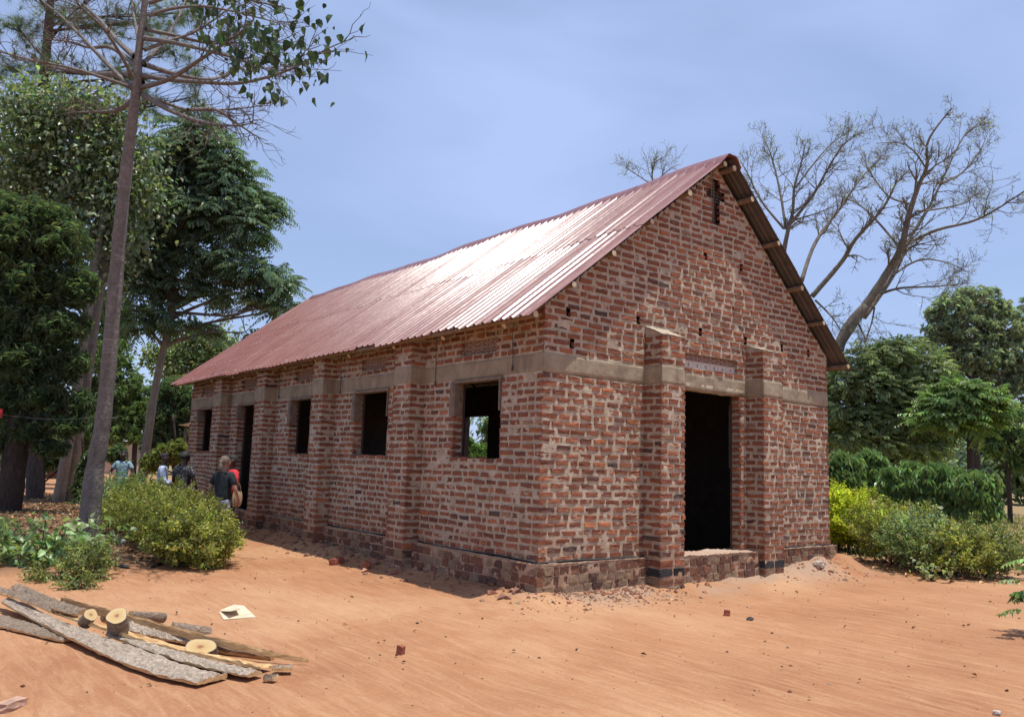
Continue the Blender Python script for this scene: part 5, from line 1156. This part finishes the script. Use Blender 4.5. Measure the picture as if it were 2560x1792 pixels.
def build_logs():
    z = lambda x, y, h=0.0: (x*.4141, 941.7+y*.4141, h)
    slab('grey bark slab lying flat at the left under the pile', [z(-160, 1060, .01), z(0, 1095, .01), z(180, 1135, .01), z(400, 1195, .01)], .36, .015, .025, 4, 'slab_bark2', 1, (1, .6))
    slab('longest pale bark slab with a thick sawn end towards the viewer', [z(35, 985, .10), z(300, 1115, .07), z(600, 1240, .05), z(900, 1355, .03), z(1150, 1415, .02)], .235, .022, .016, (-10, 2), 'slab_bark', 2, (.5, 1.3))
    slab('white-barked slab beside the longest slab', [z(600, 1165, .06), z(900, 1265, .05), z(1150, 1335, .04), z(1380, 1385, .03)], .18, .012, .028, 6, 'slab_bark', 3, (.7, 1))
    slab('brown slab lying split face up above the white-barked slab', [z(300, 1045, .11), z(600, 1140, .10), z(1000, 1250, .06), z(1430, 1342, .04)], .14, .02, -.02, 10, 'wood', 4, (.6, 1.2))
    slab('pinkish bark strip behind the brown slab', [z(640, 1110, .06), z(820, 1160, .05), z(1060, 1215, .03)], .20, .02, .04, 4, 'slab_bark', 5, (.8, .5))
    slab('long thin plank with a fresh yellow edge tapering to a point', [z(330, 998, .11), z(680, 1092, .10), z(1000, 1174, .09), z(1300, 1246, .08), z(1500, 1285, .045), z(1670, 1310, .02)],   .028, .065, .0, 0, 'wood', 6, (.9, .25), nm=44)
    slab('dark bark side slab under the yellow-edged plank', [z(560, 1085, .05), z(900, 1165, .04), z(1200, 1240, .03), z(1480, 1292, .005)], .10, .035, .03, -28, 'slab_bark2', 7, (.6, .6))
    slab('smooth grey bark piece on the top left of the pile', [z(95, 912, .15), z(220, 970, .16), z(340, 1020, .16), z(450, 1050, .14)], .17, .012, .035, (12, -6), 'slab_bark2', 8, (1.1, .9))
    slab('dark curled slab poking out at the far left', [z(-30, 935, .15), z(100, 968, .15), z(200, 1000, .14), z(310, 1042, .12)], .16, .015, .05, (28, 8), 'slab_bark2', 9, (.6, 1))
    slab('short pale offcut at the right tip of the pile', [z(1480, 1350, .03), z(1530, 1352, .03), z(1580, 1350, .03)], .10, .02, .01, 10, 'slab_bark', 10)
    slab('splintered bark scrap near the white-barked end', [z(1430, 1398, .02), z(1460, 1400, .02), z(1495, 1398, .03)], .07, .012, .01, -16, 'slab_bark2', 11)
    A = lambda x, y: (x*.4141, 941.7+y*.4141)
    stub('largest log stub with a bright round sawn face and red heart', *A(633, 1058), .27, nrm(-CF*.62+UP*.74+CR*.12), .082, .17, 1)
    stub('smaller split log stub left of the largest stub', *A(492, 1052), .21, nrm(-CF*.45+UP*.6+CR*.55), .058, .13, 2)
    stub('small round log stub right of the largest stub', *A(706, 1057), .15, nrm(-CF*.75+UP*.28-CR*.55), .045, .35, 3)
    stub('flat oval cut log half sunk among the slabs', *A(1085, 1226), .09, nrm(-CF*.62+UP*.75+CR*.1), .125, .08, 4, .62)
    stub('low log piece behind the yellow-edged plank', *A(930, 1122), .08, nrm(-CF*.5+UP*.3-CR*.8), .05, .35, 5)
    # cardboard
    zz = lambda X, Y, h=0.004: gp((400+X/5.74)/K, (1480+Y/5.74)/K, h); pol = [zz(850, 295), zz(912, 392), zz(1375, 360), zz(1205, 197), zz(1060, 182), zz(875, 258)]
    b = MB(); Vt = np.array(pol)+UP*.006; Vb = np.array(pol)-UP*.004; n = 6
    b.add(np.vstack([Vt, Vb]), T=[[0, 1, 2], [0, 2, 3], [0, 3, 4], [0, 4, 5]], Q=[[j, j+n, (j+1) % n+n, (j+1) % n] for j in range(n)])
    cm = simple('cardboard', (.62, .50, .34), .85, 14, .2, .2); r = empty('cardboard_piece', np.mean(pol, 0), label='torn piece of cardboard lying on the bare earth', cat='cardboard'); obj('sheet', b.mesh('sheet', cm), r)
    a0, a1, a2, a3 = zz(862, 268, .012), zz(1062, 190, .012), zz(1150, 236, .075), zz(1010, 268, .085); b = MB(); b.add(np.vstack([[a0, a1, a2, a3], np.array([a0, a1, a2, a3])-UP*.005]), Q=[[0, 1, 2, 3], [7, 6, 5, 4], [0, 3, 7, 4], [3, 2, 6, 7], [2, 1, 5, 6]]); obj('folded_flap', b.mesh('folded_flap', cm), r)
build_logs()

# ------------------------------------------------------------------ loose things on the ground
def lump(name, label, u, v, dims, rotz, mat, seed, cat, tilt=0.0, group=None, sink=.15, cuts=3, jag=.16):
    rg = np.random.default_rng(seed); p = gp(u, v); g = np.linspace(-1, 1, cuts+1); V = []; idx = {}; Q = []
    for ax in range(3):
        for sg in (-1, 1):
            gr = np.zeros((cuts+1, cuts+1), int)
            for i, a in enumerate(g):
                for j, b in enumerate(g):
                    q = [0, 0, 0]; q[ax] = sg; q[(ax+1) % 3] = a; q[(ax+2) % 3] = b; k = tuple(np.round(q, 3))
                    if k not in idx: idx[k] = len(V); V.append(q)
                    gr[i, j] = idx[k]
            for i in range(cuts):
                for j in range(cuts):
                    f = [gr[i, j], gr[i+1, j], gr[i+1, j+1], gr[i, j+1]]; Q.append(f if sg > 0 else f[::-1])
    V = np.array(V, float); rr = np.linalg.norm(V, axis=1, keepdims=True); V = V*(1-.5*jag*(rr-1)); V = V*(1+rg.normal(0, jag*.35, V.shape)); V = V*np.array(dims)/2
    c, s = math.cos(tilt), math.sin(tilt); V = V@np.array([[1, 0, 0], [0, c, -s], [0, s, c]]).T; c, s = math.cos(rotz), math.sin(rotz); V = V@np.array([[c, -s, 0], [s, c, 0], [0, 0, 1]]).T; V[:, 2] -= V[:, 2].min()+dims[2]*sink
    col = None
    me = mesh(name, V, np.array(Q), mat, False, np.full((len(V), 3), (.30, .10, .06))); o = obj(name, me, None, label=label, cat=cat, group=group); o.location = (p[0], p[1], gz(p[0], p[1])); return o
def crumple(name, label, u, v, size, mat, seed, cat, h=.12):
    rg = np.random.default_rng(seed); n = 12; a = np.linspace(-1, 1, n); X, Y = np.meshgrid(a, a, indexing='ij'); x = X.ravel(); y = Y.ravel(); P = np.stack([x*2, y*2, 0*x+seed], -1); r = np.hypot(x, y)
    z = h*np.clip(1-r**2, 0, 1)*(.6+.6*vnoise(P*1.3, seed)+.5*vnoise(P*3, seed+1)).clip(.05)+.006; x2 = x*size[0]*(1-.25*np.abs(vnoise(P, seed+2))); y2 = y*size[1]*(1-.25*np.abs(vnoise(P, seed+3)))
    i = np.arange(n-1)[:, None]*n+np.arange(n-1)[None]; Q = np.stack([i, i+n, i+n+1, i+1], -1).reshape(-1, 4); p = gp(u, v); o = obj(name, mesh(name, np.stack([x2, y2, z], -1), Q, mat, False), None, label=label, cat=cat); o.location = (p[0], p[1], gz(p[0], p[1])+.004); o.rotation_euler = (0, 0, rg.uniform(0, 3))
def build_debris():
    B_ = M['brick']; st = simple('pale_stone', (.42, .34, .28), .9, 14, .25, .4)
    lump('loose_brick', 'whole loose brick lying in the path at the edge of the shade', 755, 1264, (.25, .12, .10), .35, B_, 1, 'brick')
    lump('loose_brick', 'broken half brick tilted near the second pilaster', 822, 1274, (.13, .11, .10), .9, B_, 2, 'brick', .5)
    lump('loose_brick', 'small dark brick fragment alone in the open yard', 898, 1467, (.055, .06, .09), .4, B_, 3, 'brick', .1)
    lump('loose_brick', 'loose brick on the leaf litter below the black plastic', 350, 1243, (.24, .12, .09), .15, B_, 4, 'brick')
    lump('loose_stone', 'reddish rough stone beside the hedge tip', 438, 1255, (.17, .15, .13), .5, simple('red_stone', (.26, .13, .08), .95, 14, .3, .5), 5, 'stone')
    lump('loose_stone', 'smaller reddish stone touching the rough stone by the hedge', 462, 1250, (.10, .10, .09), 1.1, simple('red_stone_b', (.27, .14, .09), .95, 14, .3, .5), 6, 'stone')
    lump('loose_brick', 'worn brick cut off by the lower left corner', 24, 1588, (.19, .09, .06), .75, simple('worn_brick', (.44, .27, .19), .95, 14, .3, .5), 7, 'brick')
    lump('loose_brick', 'small brick lump in the open ground before the doorway', 1630, 1380, (.075, .07, .075), .7, B_, 8, 'brick')
    lump('loose_stone', 'pale rounded stone on the rubble by the right corner', 1836, 1293, (.20, .14, .10), .2, st, 9, 'stone', 0, None, .2, 4, .3)
    lump('loose_stone', 'tiny white pebble in the lower right yard', 2236, 1601, (.06, .05, .03), .2, st, 10, 'stone', 0, None, .2, 3, .3)
    lump('loose_stone', 'dark stone chip beside the door step', 1549, 1303, (.07, .06, .08), .2, M['black'], 11, 'stone')
    crumple('plastic_bag', 'crumpled black plastic bag on the leaf litter', 345, 1226, (.26, .20), M['black'], 21, 'bag', .16)
    crumple('paper_scrap', 'crumpled white paper scrap by the smooth trunk', 272, 1217, (.24, .14), M['ventw'], 22, 'paper', .08)
    crumple('plastic_strip', 'flat black plastic strip left of the other strip', 270, 1270, (.20, .05), M['black'], 23, 'plastic', .04)
    crumple('plastic_strip', 'flat black plastic strip in front of the loose brick', 352, 1268, (.24, .045), M['black'], 24, 'plastic', .04)
    crumple('plastic_scrap', 'small black scrap on the ground right of the doorway', 1682, 1388, (.08, .04), M['black'], 25, 'plastic', .025)
    rg = np.random.default_rng(44)
    def bits(name, label, n, where, size, mat, cols, kind='stuff', flat=.6):
        xy = where(n); n = len(xy); z = ground_z(xy[:, 0], xy[:, 1]); C = np.stack([xy[:, 0], xy[:, 1], z], -1); sz = size(n); V = nrm(np.array([[1, 1, 1], [-1, -1, 1], [-1, 1, -1], [1, -1, -1], [1.1, -.2, .3], [-.6, .9, .6]])+0)
        base = np.array([[1, 0, 0], [-.5, .87, 0], [-.5, -.87, 0], [.3, .2, 1], [-.6, -.1, .8], [.1, -.4, .9]]); W_ = base[None]*sz[:, None, None]*(1+rg.normal(0, .25, (n, 6, 3))); W_[..., 2] *= flat; th = rg.uniform(0, 6.28, n); c, s = np.cos(th), np.sin(th)
        X = W_[..., 0]*c[:, None]-W_[..., 1]*s[:, None]; Y = W_[..., 0]*s[:, None]+W_[..., 1]*c[:, None]; Vv = np.stack([X, Y, W_[..., 2]], -1)+C[:, None]
        T = np.array([[0, 1, 3], [1, 4, 3], [1, 2, 4], [2, 5, 4], [2, 0, 5], [0, 3, 5], [3, 4, 5], [0, 2, 1]]); cc = np.array(cols)[rg.integers(0, len(cols), n)]*np.exp(rg.normal(0, .2, (n, 1)))
        tagit(obj(name, mesh(name, Vv.reshape(-1, 3), (T[None]+(np.arange(n)*6)[:, None, None]).reshape(-1, 3), mat, False, np.repeat(cc, 6, 0))), label, None, None, kind)
    def front(n):
        x = np.r_[rg.normal(.85, .6, n), rg.uniform(-.2, 6.7, n//5), rg.normal(6.0, .4, n//3)]; y = -.12-np.abs(rg.normal(0, .36, len(x))); y = np.where((x > 1.85) & (x < 2.45) | (x > 4.25) & (x < 4.85), y-.25, y); y = np.where((x > 2.3) & (x < 4.3), y-.14, y); return np.stack([x, y], -1)
    bits('rubble', 'brick and mortar rubble along the foot of the front wall', 620, front, lambda n: np.exp(rg.normal(-4.25, .55, n)).clip(.006, .06), M['brick'], [(.28, .11, .065), (.22, .09, .055), (.33, .22, .145), (.28, .17, .11), (.30, .13, .07)])
    def side(n): return np.stack([-.1-np.abs(rg.normal(0, .28, n)), rg.uniform(-.2, 10, n)], -1)
    bits('side_rubble', 'clods and brick bits along the foot of the side wall', 420, side, lambda n: np.exp(rg.normal(-3.7, .6, n)).clip(.008, .10), M['brick'], [(.25, .13, .085), (.30, .16, .10), (.24, .10, .065)])
    def yard(n):
        x = rg.uniform(-7, 9, n); y = rg.uniform(-7, 6, n); k = (wall_dist(x, y) > .6) & ~((x < -4) & (y > 3)); return np.stack([x[k], y[k]], -1)
    bits('grit', 'scattered grit and dark crumbs over the yard', 2600, yard, lambda n: np.exp(rg.normal(-5.0, .5, n)).clip(.003, .022), M['brick'], [(.10, .05, .035), (.20, .09, .05), (.40, .26, .17), (.06, .04, .035)])
    # dry leaves
    def leafbed(name, label, n, pts, sz, cols, up=.25):
        xy = pts(n); n = len(xy); z = ground_z(xy[:, 0], xy[:, 1]); C = np.stack([xy[:, 0], xy[:, 1], z+.012+rg.random(n)*.02], -1); th = rg.uniform(0, 6.28, n); A = np.stack([np.cos(th), np.sin(th), rg.normal(0, up*.5, n)], -1); Nn = nrm(UP+rdir(rg, n)*up*1.2); l = sz*rg.uniform(.5, 1.4, n); V, T, c = leaves(C, A, Nn, l, l*.45, .25, .2, rg=rg, var=.35)
        cc = np.repeat(np.array(cols)[rg.integers(0, len(cols), n)], 4, 0); tagit(obj(name, mesh(name, V, T, M['l_litter'], False, c*cc)), label, None, None, 'stuff')
    def bed(n):
        x = rg.uniform(-7.5, -.8, n*3); y = rg.uniform(3.4, 26, n*3)**1.0; k = litter_mask(x, y) > rg.random(n*3)*.9+.08; return np.stack([x[k], y[k]], -1)[:n]
    leafbed('leaf_litter', 'dry brown leaves and twigs covering the ground under the trees', 9000, bed, .10, [(1, 1, 1), (.6, .55, .5), (1.5, 1.4, 1.3), (.8, .6, .5), (1.9, 1.9, 1.9)], .45)
    def hedgefoot(n):
        x = rg.uniform(6.9, 12, n*3); y = rg.uniform(-2.6, 3, n*3); k = rg.random(n*3) < sst((x-6.8-np.clip(-1.5-y, 0, 3)*.8)/.9); return np.stack([x[k], y[k]], -1)[:n]
    leafbed('hedge_litter', 'pale dry leaves scattered below the right hedge', 1500, hedgefoot, .10, [(1.2, 1.1, 1.0), (.7, .6, .5), (2.1, 2.1, 2.0)], .4)
    leafbed('yard_leaves', 'a few curled dark dry leaves blown over the yard', 200, yard, .05, [(.35, .28, .24), (.6, .45, .35), (1.2, 1.1, .8)], .45)
    def grass(n):
        x = rg.uniform(9.5, 34, n); y = rg.uniform(-14, 22, n); k = x > 9.6+.35*np.clip(-y, -3, 6); return np.stack([x[k], y[k]], -1)
    xy = grass(26000); n = len(xy); C = np.stack([xy[:, 0], xy[:, 1], ground_z(xy[:, 0], xy[:, 1])], -1); hgt = rg.uniform(.08, .35, n); d = nrm(UP+rdir(rg, n)*.45); s = nrm(np.cross(d, rdir(rg, n)))*.012; V = np.stack([C-s, C+s, C+d*hgt[:, None]], 1).reshape(-1, 3); v = np.exp(rg.normal(0, .35, (n, 1)))*np.array([[1.0, .95, .8]])
    tagit(obj('field_grass', mesh('field_grass', V, np.arange(n*3).reshape(-1, 3), M['l_weed'], False, np.repeat(v, 3, 0))), 'rough dry grass beyond the right hedge', None, None, 'stuff')
build_debris()

# ------------------------------------------------------------------ things in the left background
def build_background():
    # wire tied to the smooth trunk, with a red cloth at its far end
    a = at(-60, 918, 16.0); b = at(228, 936, 16.4); pts = [a+(b-a)*t-UP*.10*math.sin(math.pi*t) for t in np.linspace(0, 1, 12)]; m = MB(); m.tube(pts, .004, 4)
    g = empty('tied_wire', a, label='thin sagging wire tied round the smooth trunk', cat='wire'); obj('line', m.mesh('line', MAT['wire']), g)
    c = at(241, 936, 16.45); m = MB(); th = np.linspace(0, 2*math.pi, 21); m.tube([c+CR*.185*math.cos(x)+CF*.185*math.sin(x)+UP*.004*math.sin(3*x) for x in th], .008, 4); obj('loop', m.mesh('loop', MAT['wire']), g)
    p = at(-1.5, 926, 15.95); m = MB(); m.box((-.035, -.02, -.07), (.035, .02, .07), jit=.02, M=lambda V: V+p); obj('red_cloth', m.mesh('red_cloth', cloth('red_rag', (.5, .03, .04))), None, label='scrap of red cloth hanging at the left edge', cat='cloth')
    # shed behind the far end of the hall
    d = 29.0; c = at(432, 985, d); c[2] = gz(c[0], c[1]); g = empty('small_shed', c, label='small shed with a grey metal roof behind the far corner', cat='shed'); ex = nrm(CR*[1, 1, 0]); ey = nrm(CF*[1, 1, 0]); ht = at(410, 955, d)[2]-c[2]
    for dx, dy in ((-.28, 0), (1.6, 0), (-.28, 1.8), (1.6, 1.8)):
        m = MB(); q = c+ex*dx+ey*dy; m.tube([q-UP*.1, q+UP*(ht*.5), q+UP*(ht+(.2 if dx > 0 else -.02))], .055, 7); obj('post', m.mesh('post', MAT['pole'], True), g)
    m = MB(); n = 30; us = np.linspace(-.45, 2.0, n); rows = []
    for dy in (-.3, .9, 2.2): rows.append([c+ex*uu+ey*dy+UP*(ht+.02+.28*(uu+.45)/1.2 if uu < .75 else ht+.02+.28-.28*(uu-.75)/1.25)+UP*.015*(k % 2) for k, uu in enumerate(us)])
    V = np.array(rows).reshape(-1, 3); i = np.arange(2)[:, None]*n+np.arange(n-1)[None]; m.add(V, Q=np.stack([i, i+1, i+n+1, i+n], -1).reshape(-1, 4)); obj('roof', m.mesh('roof', simple('grey_sheet_roof', (.42, .44, .46), .4, 4, .2, .1, metal=.5)), g)
    # low stack of bricks across the yard
    d = 47; c = at(98, 1040, d); c[2] = gz(c[0], c[1]); g = empty('brick_stack', c, label='low stack of red bricks across the sunny yard', cat='bricks'); me = None
    for lay_ in range(5):
        for k in range(16):
            o = bpy.data.objects.new('brick', me) if me else None
            if me is None:
                m = MB(); m.box((-.13, -.12, 0), (.13, .12, .15), col=(.40, .14, .08), jit=.01); me = m.mesh('brick', MAT['brick']); o = bpy.data.objects.new('brick', me)
            COL.objects.link(o); o.parent = g; q = ex*(k-8)*.28+ex*.07*(lay_ % 2); o.location = (q[0], q[1], lay_*.16); o.rotation_euler = (0, 0, math.atan2(ex[1], ex[0]))
    # small house far behind
    d = 58; c = at(205, 1030, d); c[2] = gz(c[0], c[1]); g = empty('far_house', c, label='small pale house with a low roof glimpsed between the trunks', cat='house'); Mx = lambda V: np.array(V)[:, :1]*ex+np.array(V)[:, 1:2]*ey+np.array(V)[:, 2:]*UP+c
    m = MB(); m.box((-2.6, 0, -.2), (2.6, 4, 2.3), M=Mx); obj('wall', m.mesh('wall', simple('far_wall', (.55, .42, .34), .9, 3, .2, .1)), g)
    m = MB(); m.add(Mx([(-3, -.5, 2.25), (3, -.5, 2.25), (3, 2, 3.2), (-3, 2, 3.2), (3, 4.5, 2.25), (-3, 4.5, 2.25), (-3, -.5, 2.32), (3, -.5, 2.32), (3, 2, 3.27), (-3, 2, 3.27)]), Q=[[0, 1, 2, 3], [3, 2, 4, 5], [6, 7, 8, 9], [0, 1, 7, 6]]); obj('roof', m.mesh('roof', simple('far_roof', (.5, .5, .5), .5, 3, .2, .1)), g)
    for x0, x1, z0, z1, nm in ((-.45, .45, 0, 2.0, 'door'), (-1.9, -1.1, .9, 1.7, 'window'), (1.1, 1.9, .9, 1.7, 'window')):
        m = MB(); m.box((x0, -.05, z0), (x1, .02, z1), M=Mx); obj(nm, m.mesh(nm, MAT['inner']), g)
build_background()
